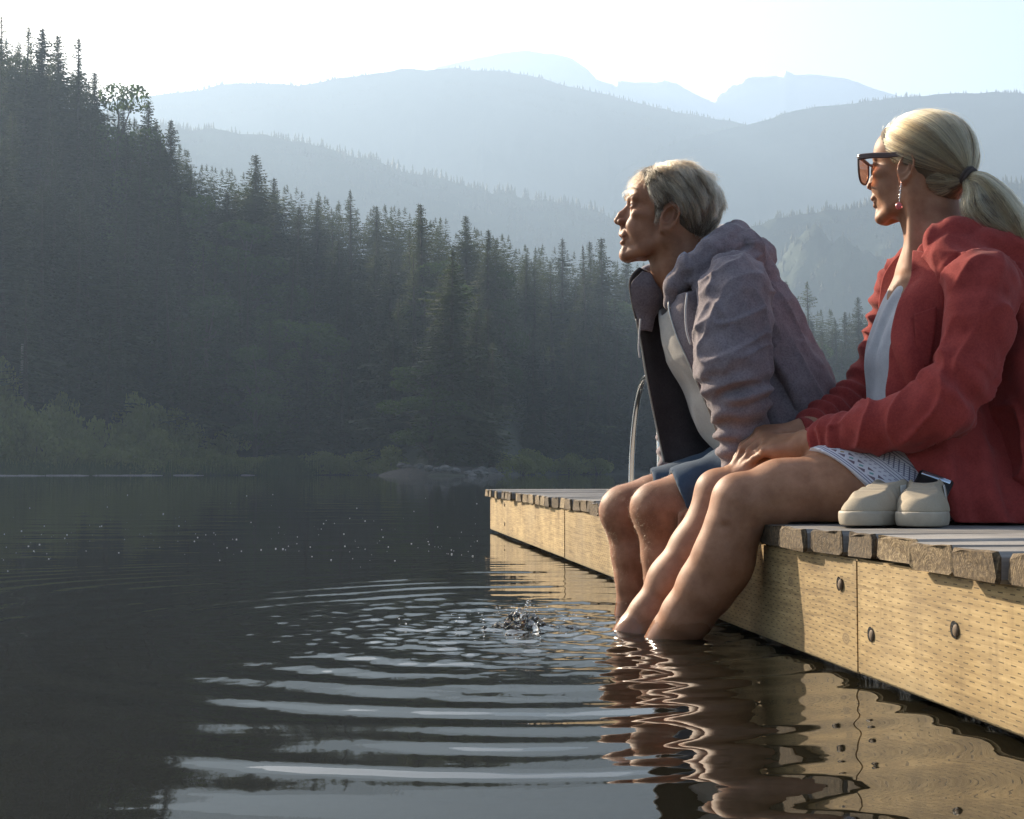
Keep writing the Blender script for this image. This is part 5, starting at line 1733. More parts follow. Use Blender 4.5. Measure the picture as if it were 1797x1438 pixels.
d1 = d1 + np.where(back_, .010 * vnoise(v @ np.array(((.8, 0, .6), (0, 1, 0), (-.25, 0, .35))).T, 9, 11), 0)
d1 = d1 + .0022 * vnoise(v, 42, 12)
d1 = d1 + np.where(back_, .010, 0) * folds(v, (.5, .1, -.8), (.8, 0, .5), 5, 20, 81)
d1 = d1 + .0055 * on_n * up_ * folds(v, (.25, 0, -1), (1, .5, .2), 6, 26, 85) + .008 * on_n * (1 - bun) * folds(v, (1, 0, .5), (0, 0, 1), 8, 26, 87)
d1 = d1 + .0012 * (v[:, 2] > zz(500, 3)) * folds(v, (1, -.2, .55), (-.4, .2, 1), 8, 40, 89)
def along(p, path):
    best = np.full(len(p), 1e9); tt = np.zeros(len(p)); acc = 0; off = np.zeros_like(p)
    for a, b_ in zip(path[:-1], path[1:]):
        d = b_ - a; L = np.linalg.norm(d); u = np.clip(((p - a) @ d) / (L * L), 0, 1)
        o_ = p - a - u[:, None] * d
        dist = np.linalg.norm(o_, axis=1); m = dist < best
        best[m] = dist[m]; tt[m] = acc + u[m] * L; off[m] = o_[m]; acc += L
    return tt, best, off
tn, dn, _ = along(v, np.array(PP(slv_n)))
d1 = d1 - .0035 * np.exp(-((tn - .036) / .0045) ** 2) * (dn < .10) * (v[:, 1] < 2.98)
tr_, dr_, of_ = along(v, np.array(PP(roll)))
to_head = unit_rows(np.array(P(1190, 440, 3.05))[None] - v)
inner = (np.sum(unit_rows(of_) * to_head, axis=1) + .55 * unit_rows(of_)[:, 2]) 
lin_v = (dr_ < .052) & (inner > .30)
v = v + n_ * d1[:, None]
v = v - n_ * (.0025 * np.exp(-((inner - .30) / .10) ** 2) * (dr_ < .055))[:, None]
hoodie = mesh_obj('hoodie', v, q, [M_HOOD, M_HOODLINE], man, mat_idx=(lin_v[q].sum(1) > 2).astype(int))
# front panels
far_A = PP([(1127, 474, 3.05), (1110, 494, 3.06), (1110, 520, 3.08), (1118, 560, 3.10), (1128, 610, 3.11), (1140, 680, 3.12), (1153, 745, 3.13), (1167, 812, 3.13)])
far_B = PP([(1150, 480, 3.12), (1140, 500, 3.13), (1140, 530, 3.14), (1146, 570, 3.15), (1160, 630, 3.16), (1185, 710, 3.17), (1210, 770, 3.17), (1235, 815, 3.16)])
far_C = PP([(1190, 490, 3.18), (1190, 510, 3.19), (1200, 550, 3.20), (1215, 600, 3.21), (1240, 660, 3.21), (1270, 730, 3.21), (1290, 780, 3.20), (1300, 815, 3.19)])
fold_f = lambda S: .006 * np.sin(S[:, :, 0] * 60 + S[:, :, 2] * 12) + .004 * vnoise(S.reshape(-1, 3), 14, 9).reshape(S.shape[:2])
v, q = sheet([far_A, far_B, far_C], 26, 90, .007, fold_f)
panel_f = mesh_obj('front_panel', v, q, M_LINING_H, hoodie)
col_A = PP([(1128, 476, 3.045), (1109, 496, 3.05), (1108, 518, 3.065), (1114, 545, 3.085), (1124, 580, 3.095)])
col_B = PP([(1143, 482, 3.05), (1140, 503, 3.05), (1138, 526, 3.065), (1136, 550, 3.085), (1133, 580, 3.095)])
col_C = PP([(1162, 500, 3.07), (1168, 520, 3.08), (1158, 538, 3.09), (1146, 556, 3.10), (1140, 582, 3.105)])
v, q = sheet([col_A, col_B, col_C], 16, 40, .012, lambda S: .004 * vnoise(S.reshape(-1, 3), 25, 19).reshape(S.shape[:2]))
mesh_obj('collar', v, q, M_HOOD, hoodie)
near_A = PP([(1178, 520, 2.955), (1177, 545, 2.945), (1190, 590, 2.935), (1208, 630, 2.925), (1229, 680, 2.92), (1252, 735, 2.92), (1275, 800, 2.93)])
near_B = PP([(1205, 515, 2.90), (1205, 545, 2.895), (1218, 590, 2.89), (1236, 630, 2.885), (1260, 680, 2.88), (1280, 735, 2.89), (1300, 800, 2.91)])
near_C = PP([(1245, 510, 2.91), (1245, 545, 2.90), (1260, 590, 2.89), (1290, 640, 2.885), (1350, 690, 2.87), (1400, 745, 2.86), (1430, 800, 2.87)])
near_D = PP([(1275, 505, 2.94), (1280, 545, 2.93), (1305, 590, 2.92), (1345, 640, 2.89), (1410, 690, 2.875), (1465, 745, 2.89), (1500, 800, 2.92)])
v, q = sheet([near_A, near_B, near_C, near_D], 40, 90, .008, lambda S: .005 * np.sin(S[:, :, 0] * 85 + S[:, :, 2] * 30) + .003 * vnoise(S.reshape(-1, 3), 18, 29).reshape(S.shape[:2]))
mesh_obj('front_panel', v, q, M_HOOD, hoodie)
zp = catmull(np.array(near_A) + np.array((-.004, -.004, 0)), 80); v, q = tube(zp, .0024, 6); mesh_obj('zip', v, q, M_ZIP, hoodie)
zp = catmull(np.array(far_A[3:]) + np.array((-.003, -.003, 0)), 60); v, q = tube(zp, .0024, 6); mesh_obj('zip', v, q, M_ZIP, hoodie)
cd = catmull(PP([(1206, 515, 2.885), (1203, 545, 2.875), (1205, 580, 2.87), (1212, 605, 2.865)]), 24); v, q = tube(cd, .0024, 8); mesh_obj('drawcord', v, q, M_CORD, hoodie)
cd = catmull(PP([(1124, 560, 3.06), (1122, 585, 3.06), (1121, 612, 3.06), (1123, 628, 3.06)]), 24); v, q = tube(cd, .0022, 8); mesh_obj('drawcord', v, q, M_CORD, hoodie)

# ------------------------------------------------------------------ the woman
M_SKIN_W = skin_mat('warm_skin', (.25, .112, .058), (.32, .152, .082), (.40, .200, .115), .20)
M_RED = cloth_mat('brick_red_fleece', (.175, .022, .020), (.30, .050, .042), mottled=.1, fuzz=.08)
M_TEE_W = cloth_mat('pale_grey_slub_jersey', (.42, .42, .44), (.56, .56, .57), weave=1200, fuzz=.1, bumpd=.0005)
M_HAIR_W = hair_mat('streaked_blond_hair', (.055, .034, .016), (.27, .18, .085), (.70, .54, .29), .28, True)
M_HAIRCAP_W = simple_mat('hair_base_blond', (.085, .058, .030), .8, var=.4, nscale=60, bump_s=.5, bump_d=.003)
M_TIE = simple_mat('hair_elastic', (.05, .035, .03), .8, nscale=400)

woman = person_root('blond woman with a ponytail, sunglasses and brick red hoodie, hands on her knees')
HW = Head(P(1611, 306, 2.72), (-.766, .643), R(1), R(0), sc=.945)
xs = np.concatenate([grid_axis(.20, .96, .0036)])
C = Clay(xs, grid_axis(2.36, 3.02, .0034), np.concatenate([grid_axis(-.16, .36, .0036), grid_axis(.3632, .84, .0034), grid_axis(.8426, 1.09, .0023)]))
face(C, HW, False)
C.chain([HW.w(-2.2, 0, -1.5), P(1637, 392, 2.715), P(1649, 440, 2.70), P(1652, 490, 2.70)], [.052, .0535, .055, .064], .03)
for s in (-1, 1): C.cone(HW.w(-1.5, s * 5.2, -3.5), P(1602, 468, 2.70 - s * .02), .013, .010, .022)
lat_w = (.39, -.92, 0)
C.chain([P(1640, 480, 2.71), P(1640, 540, 2.72), P(1650, 650, 2.73), P(1690, 830, 2.70)], [.062, .080, .080, .10], .04, flat=(lat_w, .72))
C.cone(P(1596, 476, 2.69), P(1630, 500, 2.78), .010, .012, .012)     # collar bone
arms_w = {'near': [(1720, 494, 2.535, .045), (1716, 575, 2.497, .041), (1692, 650, 2.477, .038), (1652, 718, 2.467, .036), (1446, 774, 2.65, .026), (1412, 779, 2.68, .025)],
          'far': [(1600, 500, 2.88, .046), (1520, 700, 2.93, .038), (1422, 755, 2.81, .026), (1402, 760, 2.80, .025)]}
for a in arms_w.values(): C.chain([P(1645, 505, 2.70)] + PP(a), [.06] + RR(a), .02)
wN, kN = P(1414, 779, 2.68), P(1368, 783, 2.72)
wF, kF = P(1404, 760, 2.80), P(1354, 764, 2.79)
hand(C, wN, kN - wN, (-.15, -.50, .85), -1, [(.42, .22, .12), (.40, .14, .08), (.38, .10, .05), (.38, .12, .1)], .035, .98, thumb=(.9, .25, -.45), thumb_curl=.15, k=.004)
hand(C, wF, kF - wF, (-.25, -.35, .9), 1, [(.65, .45, .25), (.62, .5, .25), (.62, .5, .3), (.7, .5, .3)], .03, .97, thumb=(.85, .35, -.5), k=.004)
legs_w = {'near': [(1650, 850, 2.63, .100), (1560, 858, 2.625, .088), (1470, 858, 2.615, .075), (1370, 866, 2.605, .062), (1303, 884, 2.600, .0515), (1286, 925, 2.605, .0495), (1268, 975, 2.615, .0525), (1240, 1030, 2.64, .0525), (1205, 1082, 2.67, .048), (1180, 1118, 2.70, .040), (1160, 1150, 2.72, .036)],
          'far': [(1640, 840, 2.80, .100), (1540, 840, 2.80, .085), (1430, 838, 2.80, .070), (1330, 852, 2.795, .057), (1268, 872, 2.79, .050), (1250, 915, 2.79, .048), (1222, 965, 2.79, .052), (1183, 1020, 2.79, .050), (1140, 1080, 2.795, .040), (1113, 1118, 2.80, .035), (1100, 1150, 2.80, .034)]}
for key, a in legs_w.items():
    C.chain(PP(a), RR(a), .025)
    k_ = PP(a)[4]
    C.ell(k_ + np.array((-.014, .004, .012)), (.034, .034, .036), None, .03)
    q_ = PP(a)[6]; C.ell(q_ + np.array((.016, .0, -.004)), (.040, .044, .065), None, .03)
    ft = PP(a)[-2]
    C.cone(ft, ft + np.array((-.055, .012, -.055)), .036, .031, .03)
    C.cone(ft + np.array((-.055, .012, -.055)), ft + np.array((-.12, .03, -.125)), .031, .022, .02)
    C.ell(ft + np.array((.022, -.01, -.03)), (.032, .03, .036), None, .02)
# shallow hollow at the knee fold of the near leg
C.ell(P(1262, 925, 2.548), (.018, .010, .006), None, .012, 'sub')
C.half((0, 0, -.155), (0, 0, -1))
C.half((0, 0, DECK_Z + .001), (0, 0, -1), lo=(.53, 0, .12), hi=(2, 9, .4))
V, Q = C.mesh(); nr = vnormals(V, Q)
V = V + nr * (vnoise(V, 34, 3) * .0005 + vnoise(V, 14, 8) * .0009)[:, None]
body_w = mesh_obj('body', V, Q, M_SKIN_W, woman)
for y in (-3.15, 3.15): eyeball(HW, y, body_w, (1, .1, 0))

# hair: pulled back into a ponytail
rng = np.random.default_rng(8)
TIE = P(1700, 310, 2.62)
TIE_L = HW.L(TIE)
zlw = [(-14, -7), (-7.5, -7.5), (-4.5, -6.2), (-2.6, -3.2), (-1.8, 1.5), (.2, 3.6), (1.4, 2.2), (2.4, 1.2), (3.6, 3.0), (4.8, 5.2), (6.0, 7.6), (7.0, 9.4), (9, 11.5), (14, 14)]
hc = np.array(HW.O)
HC = Clay(grid_axis(hc[0] - .13, hc[0] + .15, .003), grid_axis(hc[1] - .14, hc[1] + .12, .003), grid_axis(hc[2] - .09, hc[2] + .16, .003))
HW.ell(HC, (-.7, 0, 4.7), (9.8, 7.9, 8.5), k=.1)
HW.ell(HC, (-3.4, 0, 3.0), (7.4, 7.6, 8.2), k=1.5)
HW.ell(HC, (4.1, 0, 6.6), (4.4, 5.8, 5.0), k=1.5)
hair_clay(HW, HC, None, zlw)
HW.ell(HC, (-5.6, 0, -2.0), (4.2, 5.6, 4.2), k=1.5)
HC.cone(HW.w(-8.0, 0.6, 2.2), TIE, .034, .016, .03)
hv, hq = HC.mesh()
hair_w = mesh_obj('hair', hv, hq, M_HAIRCAP_W, woman)
cen, rad = np.array((-.9, 0, 4.6)), np.array((10.0, 8.1, 8.75))
rt = scatter_on_ell(cen, rad, 60000, rng)
rt = rt[rt[:, 2] > interp(rt[:, 0], zlw) + .15][:17000]
M_ = 16
out = [rt.copy()]
N = len(rt)
lf = rng.uniform(0, .55, N)
# each strand follows the skull to the hair tie
dirs0 = (rt - cen) / rad
dirT = (TIE_L - cen) / rad; lenT = np.linalg.norm(dirT); dT = dirT / lenT
ang = np.arccos(np.clip((dirs0 @ dT), -1, 1)) + 1e-4
tier_spread = rng.normal(0, .05, (N, 3))
for i in range(1, M_):
    t = i / (M_ - 1)
    a = (np.sin((1 - t) * ang)[:, None] * dirs0 + np.sin(t * ang)[:, None] * dT) / np.sin(ang)[:, None]
    sag = 1 + lf * .09 * math.sin(math.pi * t) + (lenT - 1) * t ** 3
    p = cen + a * rad * sag[:, None]
    p[:, 2] -= 2.4 * math.sin(math.pi * t) * np.clip((3 - rt[:, 2]) / 7, 0, 1) * np.clip((1 - rt[:, 0]) / 3, 0, 1)
    out.append(p)
A = np.stack(out, 1)
e_ = rng.uniform(0, 1, N)[:, None, None]
A[:, -1] += rng.normal(0, .45, (N, 3))
A = A + np.cumsum(rng.normal(0, .035, A.shape), axis=1)
A = clumped(A, rng, 240, .55)
strands('hair_strands', HW.W(A.reshape(-1, 3)).reshape(A.shape), .00021, M_HAIR_W, hair_w, tone=.40 + 1.2 * vnoise(rt * np.array((.5, 1, 1)), .95, 61) + .5 * vnoise(rt, 2.8, 62))
fw = rng.choice(len(A), 380, replace=False)
Af = cen + (A[fw] - cen) * (1 + rng.uniform(.015, .075, (380, 1, 1)) * np.sin(np.linspace(.1, 3.0, A.shape[1]))[None, :, None]) + np.cumsum(rng.normal(0, .09, A[fw].shape), axis=1)
strands('loose_hair', HW.W(Af.reshape(-1, 3)).reshape(Af.shape), .00012, M_HAIR_W, hair_w, tone=rng.uniform(.4, 1, 380))
# ponytail
def bundle(path, rads, N, rng, M=22, fray=.35):
    ax = catmull(path, M); rr = np.interp(np.linspace(0, 1, M), np.linspace(0, 1, len(rads)), rads)
    t = np.gradient(ax, axis=0); t /= np.linalg.norm(t, axis=1)[:, None]
    u = np.cross(t, (0.2, 1, .1)); u /= np.linalg.norm(u, axis=1)[:, None]; w = np.cross(t, u)
    an = rng.uniform(0, 6.283, N); ra = np.sqrt(rng.uniform(0, 1, N))
    tw = rng.normal(0, .5, N)
    end = rng.uniform(.72, 1.0, N)
    S = []
    for i in range(M):
        a = an + tw * i / M
        off = (np.cos(a)[:, None] * u[i] + np.sin(a)[:, None] * w[i]) * (ra * rr[i])[:, None]
        S.append(ax[i] + off)
    S = np.stack(S, 1)
    S += np.cumsum(rng.normal(0, .0009 * fray, S.shape), axis=1)
    # shorten some strands
    idx = np.linspace(0, 1, M)[None, :] * end[:, None] * (M - 1)
    i0 = np.minimum(idx.astype(int), M - 2); f = (idx - i0)[:, :, None]
    r_ = np.arange(N)[:, None]
    S = S[r_, i0] * (1 - f) + S[r_, i0 + 1] * f
    return S
B1 = bundle(PP([(1698, 312, 2.62), (1722, 322, 2.60), (1748, 352, 2.585), (1775, 392, 2.58), (1795, 432, 2.58), (1808, 475, 2.585)]), [.012, .022, .032, .034, .026, .008], 7000, rng)
B2 = bundle(PP([(1698, 314, 2.62), (1708, 335, 2.60), (1712, 362, 2.59), (1733, 388, 2.585), (1765, 412, 2.58), (1795, 445, 2.585)]), [.010, .018, .028, .030, .024, .008], 4500, rng, fray=.6)
for B in (B1, B2):
    key = (B[:, 8] - B[:, 8].mean(0)) * 100
    off = np.stack([vnoise(key, .9, 71 + k) for k in range(3)], 1) * .006
    B = B + off[:, None] * np.linspace(0, 1, B.shape[1])[None, :, None]
    strands('ponytail', B, .00020, M_HAIR_W, hair_w, tone=.42 + 1.3 * vnoise(key, .8, 65) + .4 * vnoise(key, 2.5, 66))
# hair of the nape, gathered up under the tie
c2, r2 = np.array((-5.4, 0, -1.6)), np.array((4.9, 6.0, 4.9))
rn = scatter_on_ell(c2, r2, 9000, rng); rn = rn[(rn[:, 2] < 1.5) & (rn[:, 0] < -1.6) & (rn[:, 2] > interp(rn[:, 0], zlw))][:4200]
tt = np.linspace(0, 1, 14)
An = []
for t in tt:
    p = rn * (1 - t) + TIE_L * t
    q = (p - c2) / r2; s_ = np.linalg.norm(q, axis=1)[:, None]
    p2 = c2 + (p - c2) / s_ * np.maximum(s_, 1.0 + .02 * math.sin(3.14 * t))
    An.append(np.where(s_ < 1.0 + .3 * t, p2, p))
An = np.stack(An, 1)
An[:, :, 2] -= .8 * np.sin(np.pi * tt)[None, :]
An += np.cumsum(rng.normal(0, .03, An.shape), axis=1)
strands('hair_strands', HW.W(An.reshape(-1, 3)).reshape(An.shape), .00021, M_HAIR_W, hair_w, tone=.35 + 1.1 * vnoise(rn, 1.0, 63))
tail = Clay(grid_axis(.84, 1.02, .004), grid_axis(2.50, 2.68, .004), grid_axis(.70, .95, .004))
tail.chain(PP([(1700, 314, 2.62), (1722, 326, 2.60), (1748, 354, 2.585), (1775, 394, 2.58), (1793, 430, 2.58)]), [.010, .018, .026, .027, .012], .01)
tail.chain(PP([(1700, 316, 2.62), (1708, 338, 2.60), (1714, 362, 2.59), (1735, 386, 2.585), (1762, 408, 2.58)]), [.008, .014, .022, .024, .014], .01)
v, q = tail.mesh(); mesh_obj('ponytail_core', v, q, M_HAIRCAP_W, hair_w)
ax = unit(P(1725, 325, 2.60) - TIE); u = unit(np.cross(ax, (0, 1, .2))); w_ = np.cross(ax, u)
mb = MB()
for k in range(2):
    an = np.linspace(0, 2 * np.pi, 25)
    ring = TIE + ax * (-.004 + .007 * k) + .0155 * (np.cos(an)[:, None] * u + np.sin(an)[:, None] * w_)
    mb.add(*tube(ring, .0045, 8, cap=False))
mesh_obj('hair_tie', *mb.get(), M_TIE, hair_w)
# fine loose hairs at the front hairline
fl = rt[(rt[:, 0] > 4.5)][:500]
if len(fl):
    tt = np.linspace(0, 1, 6)[None, :, None]
    dd = rng.normal(0, .5, (len(fl), 1, 3)) + np.array((-.3, 0, .9))
    A3 = fl[:, None] + dd * tt * rng.uniform(.5, 1.6, (len(fl), 1, 1)) + np.array((-1.2, 0, -.5)) * tt ** 2
    strands('loose_hair', HW.W(A3.reshape(-1, 3)).reshape(A3.shape), .00014, M_HAIR_W, hair_w, tone=rng.uniform(.3, 1, len(fl)))

# T-shirt
T = Clay(grid_axis(.70, .98, .004), grid_axis(2.48, 2.98, .004), grid_axis(.26, .78, .004))
T.chain([P(1644, 486, 2.71), P(1640, 560, 2.715), P(1633, 630, 2.72), P(1640, 720, 2.72), P(1665, 830, 2.70)], [.062, .088, .100, .098, .110], .04, flat=(lat_w, .70))
T.cone(P(1570, 430, 2.64), P(1602, 472, 2.69), .055, .036, .010, 'sub')
v, q = T.mesh(); n_ = vnormals(v, q)
v = v + n_ * (.0035 * np.sin((v @ unit((.6, .5, .15))) * 110 + 2.5 * vnoise(v * np.array((1, 1, .4)), 12, 2)) + .004 * vnoise(v * np.array((1, 1, .5)), 18, 5))[:, None]
mesh_obj('t_shirt', v, q, M_TEE_W, woman)

# shorts, with woven bands that run round the leg
m, nt, b = new_mat('patterned_white_shorts')
def attr(nt, n):
    a = nt.nodes.new('ShaderNodeAttribute'); a.attribute_name = n; return a.outputs['Fac']
U, A_ = attr(nt, 'along'), attr(nt, 'around')
def band(lo, hi): return mathn(nt, 'MULTIPLY', mathn(nt, 'GREATER_THAN', U, lo), mathn(nt, 'LESS_THAN', U, hi))
def cellpat(freq_u, freq_a, thr):
    a = mathn(nt, 'ABSOLUTE', mathn(nt, 'SUBTRACT', mathn(nt, 'FRACT', mathn(nt, 'MULTIPLY', A_, freq_a)), .5))
    u = mathn(nt, 'ABSOLUTE', mathn(nt, 'SUBTRACT', mathn(nt, 'FRACT', mathn(nt, 'MULTIPLY', U, freq_u)), .5))
    return mathn(nt, 'ADD', a, u)
c = (0.62, 0.60, 0.64)
ind, plum, teal, ochre = (.06, .06, .13), (.10, .05, .08), (.10, .30, .28), (.42, .30, .12)
col = mixc(nt, 0.0, c, c)
def lay(mask, colr, a=.85):
    global col
    col = mixc(nt, mathn(nt, 'MULTIPLY', mask, a), col, colr)
for lo, hi in ((.004, .006), (.0085, .0105), (.044, .0455), (.049, .0505), (.0545, .056), (.083, .085), (.0885, .090), (.1, .1012)):
    lay(band(lo, hi), ind, .75)
d = cellpat(1 / .0145, 1 / .0145, 0)
lay(mathn(nt, 'MULTIPLY', band(.014, .0285), mathn(nt, 'GREATER_THAN', d, .62)), plum)
lay(mathn(nt, 'MULTIPLY', band(.014, .0285), mathn(nt, 'LESS_THAN', d, .20)), teal)
wv_ = nt.nodes.new('ShaderNodeTexWhiteNoise'); wv_.noise_dimensions = '1D'; nt.links.new(mathn(nt, 'FLOOR', mathn(nt, 'MULTIPLY', A_, 1 / .0145)), wv_.inputs['W'])
lay(mathn(nt, 'MULTIPLY', mathn(nt, 'MULTIPLY', band(.014, .0285), mathn(nt, 'LESS_THAN', d, .20)), mathn(nt, 'GREATER_THAN', wv_.outputs[0], .55)), ochre)
d2 = cellpat(1 / .007, 1 / .007, 0)
lay(mathn(nt, 'MULTIPLY', band(.030, .043), mathn(nt, 'MULTIPLY', mathn(nt, 'GREATER_THAN', d2, .70), 1.0)), (.25, .22, .30), .7)
lay(mathn(nt, 'MULTIPLY', band(.058, .081), mathn(nt, 'LESS_THAN', mathn(nt, 'ABSOLUTE', mathn(nt, 'SUBTRACT', d2, .5)), .13)), ind, .8)
d3 = cellpat(1 / .05, 1 / .05, 0)
lay(mathn(nt, 'MULTIPLY', band(.102, .18), mathn(nt, 'LESS_THAN', mathn(nt, 'ABSOLUTE', mathn(nt, 'SUBTRACT', d3, .5)), .05)), plum, .8)
lay(mathn(nt, 'MULTIPLY', band(.102, .18), mathn(nt, 'LESS_THAN', d3, .12)), ochre, .6)
nt.links.new(col, b.inputs['Base Color']); b.inputs['Roughness'].default_value = .9; b.inputs['Specular IOR Level'].default_value = .2
nz = noise_node(nt, coords(nt), 900, 2); bump(nt, nz.outputs[0], b, .3, .0005)
M_PATTERN = m
S_ = Clay(grid_axis(.54, .98, .004), grid_axis(2.42, 3.0, .004), grid_axis(DECK_Z - .02, .48, .004))
hemN, hemD = P(1452, 822, 2.56), unit(P(1452, 822, 2.56) - P(1560, 852, 2.62))
pN, pF = PP(legs_w['near']), PP(legs_w['far'])
S_.chain(pN[:4], [.112, .098, .086, .080], .02)
S_.chain(pF[:4], [.110, .096, .082, .074], .02)
S_.half(P(1438, 797, 2.60), (-.68, -.10, -.72), lo=(0, 2.3, 0), hi=(2, 2.715, 1))
S_.half(P(1440, 800, 2.80), (-.75, .10, -.6), lo=(0, 2.715, 0), hi=(2, 3.2, 1))
S_.half((0, 0, DECK_Z + .002), (0, 0, -1))
S_.chain([pN[2], pN[3]], [.0765, .064], .002, 'sub')
v, q = S_.mesh(); n_ = vnormals(v, q)
hp0 = P(1438, 797, 2.60); hn = unit((-.68, -.10, -.72))
al = -((v - hp0) @ hn)
cp = pN[1]
ar = np.arctan2(v[:, 2] - (cp[2]), -(v[:, 1] - cp[1])) * .085
v = v + n_ * (.0022 * vnoise(v, 26, 4) + .0025 * np.sin(al * 80 + 3 * vnoise(v, 12, 2)) * sstep(.05, .1, al))[:, None]
mesh_obj('shorts', v, q, M_PATTERN, woman, attrs={'along': al, 'around': ar + .3})

# red hoodie
J = Clay(grid_axis(.56, 1.16, .0045), grid_axis(2.30, 3.06, .0045), grid_axis(DECK_Z - .02, .88, .0045))
J.chain([P(1672, 478, 2.70), P(1688, 530, 2.70), P(1712, 650, 2.70), P(1735, 770, 2.69), P(1760, 900, 2.67)], [.088, .122, .142, .158, .180], .05, flat=(lat_w, .74))
J.half(P(1668, 600, 2.70), (-.90, -.36, .05), 'sub', .01)
slv_n = [(1690, 470, 2.58, .070), (1720, 502, 2.530, .070), (1716, 570, 2.495, .063), (1692, 650, 2.475, .060), (1650, 719, 2.465, .057), (1600, 738, 2.49, .051), (1530, 750, 2.545, .046), (1470, 764, 2.61, .039), (1432, 774, 2.66, .034)]
slv_f = [(1625, 475, 2.84, .066), (1592, 520, 2.89, .072), (1570, 600, 2.92, .066), (1535, 680, 2.93, .058), (1490, 715, 2.90, .048), (1450, 738, 2.85, .041), (1412, 757, 2.80, .034)]
J.chain(PP(slv_n), RR(slv_n), .016); J.chain(PP(slv_f), RR(slv_f), .014)
J.half(P(1412, 778, 2.68), (-.93, .1, -.15), lo=(.4, 2.3, .2), hi=(.68, 2.745, .6))
J.half(P(1402, 759, 2.80), (-.93, -.1, -.15), lo=(.4, 2.745, .2), hi=(.68, 3.1, .6))
J.cone(P(1595, 440, 2.70), P(1622, 520, 2.70), .058, .058, .02, 'sub')
roll = [(1628, 448, 2.615, .014), (1648, 428, 2.60, .020), (1682, 412, 2.585, .026), (1722, 405, 2.60, .030), (1750, 408, 2.68, .032), (1730, 412, 2.78, .032), (1680, 418, 2.84, .028), (1630, 430, 2.85, .022), (1596, 446, 2.83, .014)]
J.chain(PP(roll), RR(roll), .014)
J.ell(P(1752, 440, 2.66), (.055, .11, .050), None, .03)
J.chain([P(1690, 440, 2.545), P(1735, 424, 2.555), P(1775, 440, 2.60), P(1786, 468, 2.66)], [.014, .026, .032, .030], .010)
J.chain([P(1788, 466, 2.60), P(1795, 485, 2.66)], [.020, .022], .010)
J.half((0, 0, DECK_Z + .003), (0, 0, -1))
v, q = J.mesh(); n_ = vnormals(v, q)
x, y, z = v.T
pN_ = np.array(PP(slv_n)); pF_ = np.array(PP(slv_f))
def along(p, path):
    best = np.full(len(p), 1e9); tt = np.zeros(len(p)); acc = 0
    for a, b_ in zip(path[:-1], path[1:]):
        d = b_ - a; L = np.linalg.norm(d); u = np.clip(((p - a) @ d) / (L * L), 0, 1)
        dist = np.linalg.norm(p - a - u[:, None] * d, axis=1); m = dist < best
        best[m] = dist[m]; tt[m] = acc + u[m] * L; acc += L
    return tt, best, acc
tn, dn, Ln = along(v, pN_); tf, df, Lf = along(v, pF_)
on_n = sstep(.105, .085, dn) * (tn > .04); on_f = sstep(.095, .08, df) * (y > 2.76) * (tf > .04)
elbN = np.exp(-((tn - .29) / .055) ** 2); cuf = sstep(Ln - .16, Ln - .05, tn)
d1 = on_n * (.0065 * elbN * np.sin(tn * 2 * np.pi / .055 + 2.6 * vnoise(v, 12, 3) + 45 * (z - .43)) + .0028 * cuf * np.sin(tn * 2 * np.pi / .033 + 3.5 * vnoise(v, 16, 5) + 30 * (z - .4)) + .0060 * vnoise(v @ np.array(((.7, 0, .5), (0, 1, 0), (-.25, 0, .4))).T, 13, 8))
seam = lambda t, d, r: np.exp(-((t - .035) / .0045) ** 2) * (d < r)
d1 = d1 - .0035 * seam(tn, dn, .11)
d1 = d1 + on_f * (.0055 * np.sin(tf * 2 * np.pi / .042 + 2 * vnoise(v, 11, 7)))
body_ = (1 - np.clip(on_n + on_f, 0, 1))
d1 = d1 + body_ * (.012 * vnoise(v @ np.array(((.9, 0, .45), (0, .8, 0), (-.15, 0, .30))).T, 9, 14)) + .0018 * vnoise(v, 42, 12)
d1 = d1 + .011 * on_n * (1 - cuf) * folds(v, (.35, 0, 1), (1, .4, -.3), 5, 24, 91) + .007 * on_n * cuf * folds(v, (1, 0, .3), (-.2, .3, 1), 8, 30, 93)
d1 = d1 + .014 * body_ * folds(v, (-.35, 0, 1), (1, .5, .3), 4, 18, 95)
# flare where the hem rests on the deck
d1 = d1 + body_ * .02 * sstep(.33, .24, z) * (.4 + .6 * vnoise(v * np.array((1, 1, .2)), 14, 40))
v = v + n_ * d1[:, None]
v[:, 2] = np.maximum(v[:, 2], DECK_Z + .002)
red = mesh_obj('hoodie', v, q, M_RED, woman)
fold_w = lambda S: .007 * folds(S.reshape(-1, 3), (.15, 0, -1), (1, -.3, 0), 4, 26, 97).reshape(S.shape[:2]) + .0055 * np.sin(S[:, :, 0] * 90 + S[:, :, 2] * 20 + 2 * vnoise(S.reshape(-1, 3), 7, 3).reshape(S.shape[:2])) + .004 * vnoise(S.reshape(-1, 3), 16, 29).reshape(S.shape[:2])
nA = PP([(1606, 446, 2.625), (1596, 475, 2.605), (1583, 520, 2.59), (1570, 570, 2.575), (1561, 640, 2.565), (1558, 700, 2.56), (1572, 765, 2.545), (1605, 820, 2.515), (1640, 868, 2.49), (1676, 917, 2.475)])
nB = PP([(1640, 450, 2.585), (1632, 480, 2.565), (1622, 520, 2.55), (1610, 570, 2.54), (1602, 640, 2.53), (1605, 700, 2.53), (1620, 765, 2.515), (1650, 820, 2.49), (1685, 868, 2.47), (1722, 918, 2.465)])
nC = PP([(1690, 450, 2.57), (1682, 480, 2.555), (1672, 520, 2.545), (1665, 570, 2.54), (1665, 640, 2.535), (1672, 700, 2.53), (1695, 765, 2.52), (1730, 820, 2.50), (1765, 868, 2.48), (1800, 918, 2.47)])
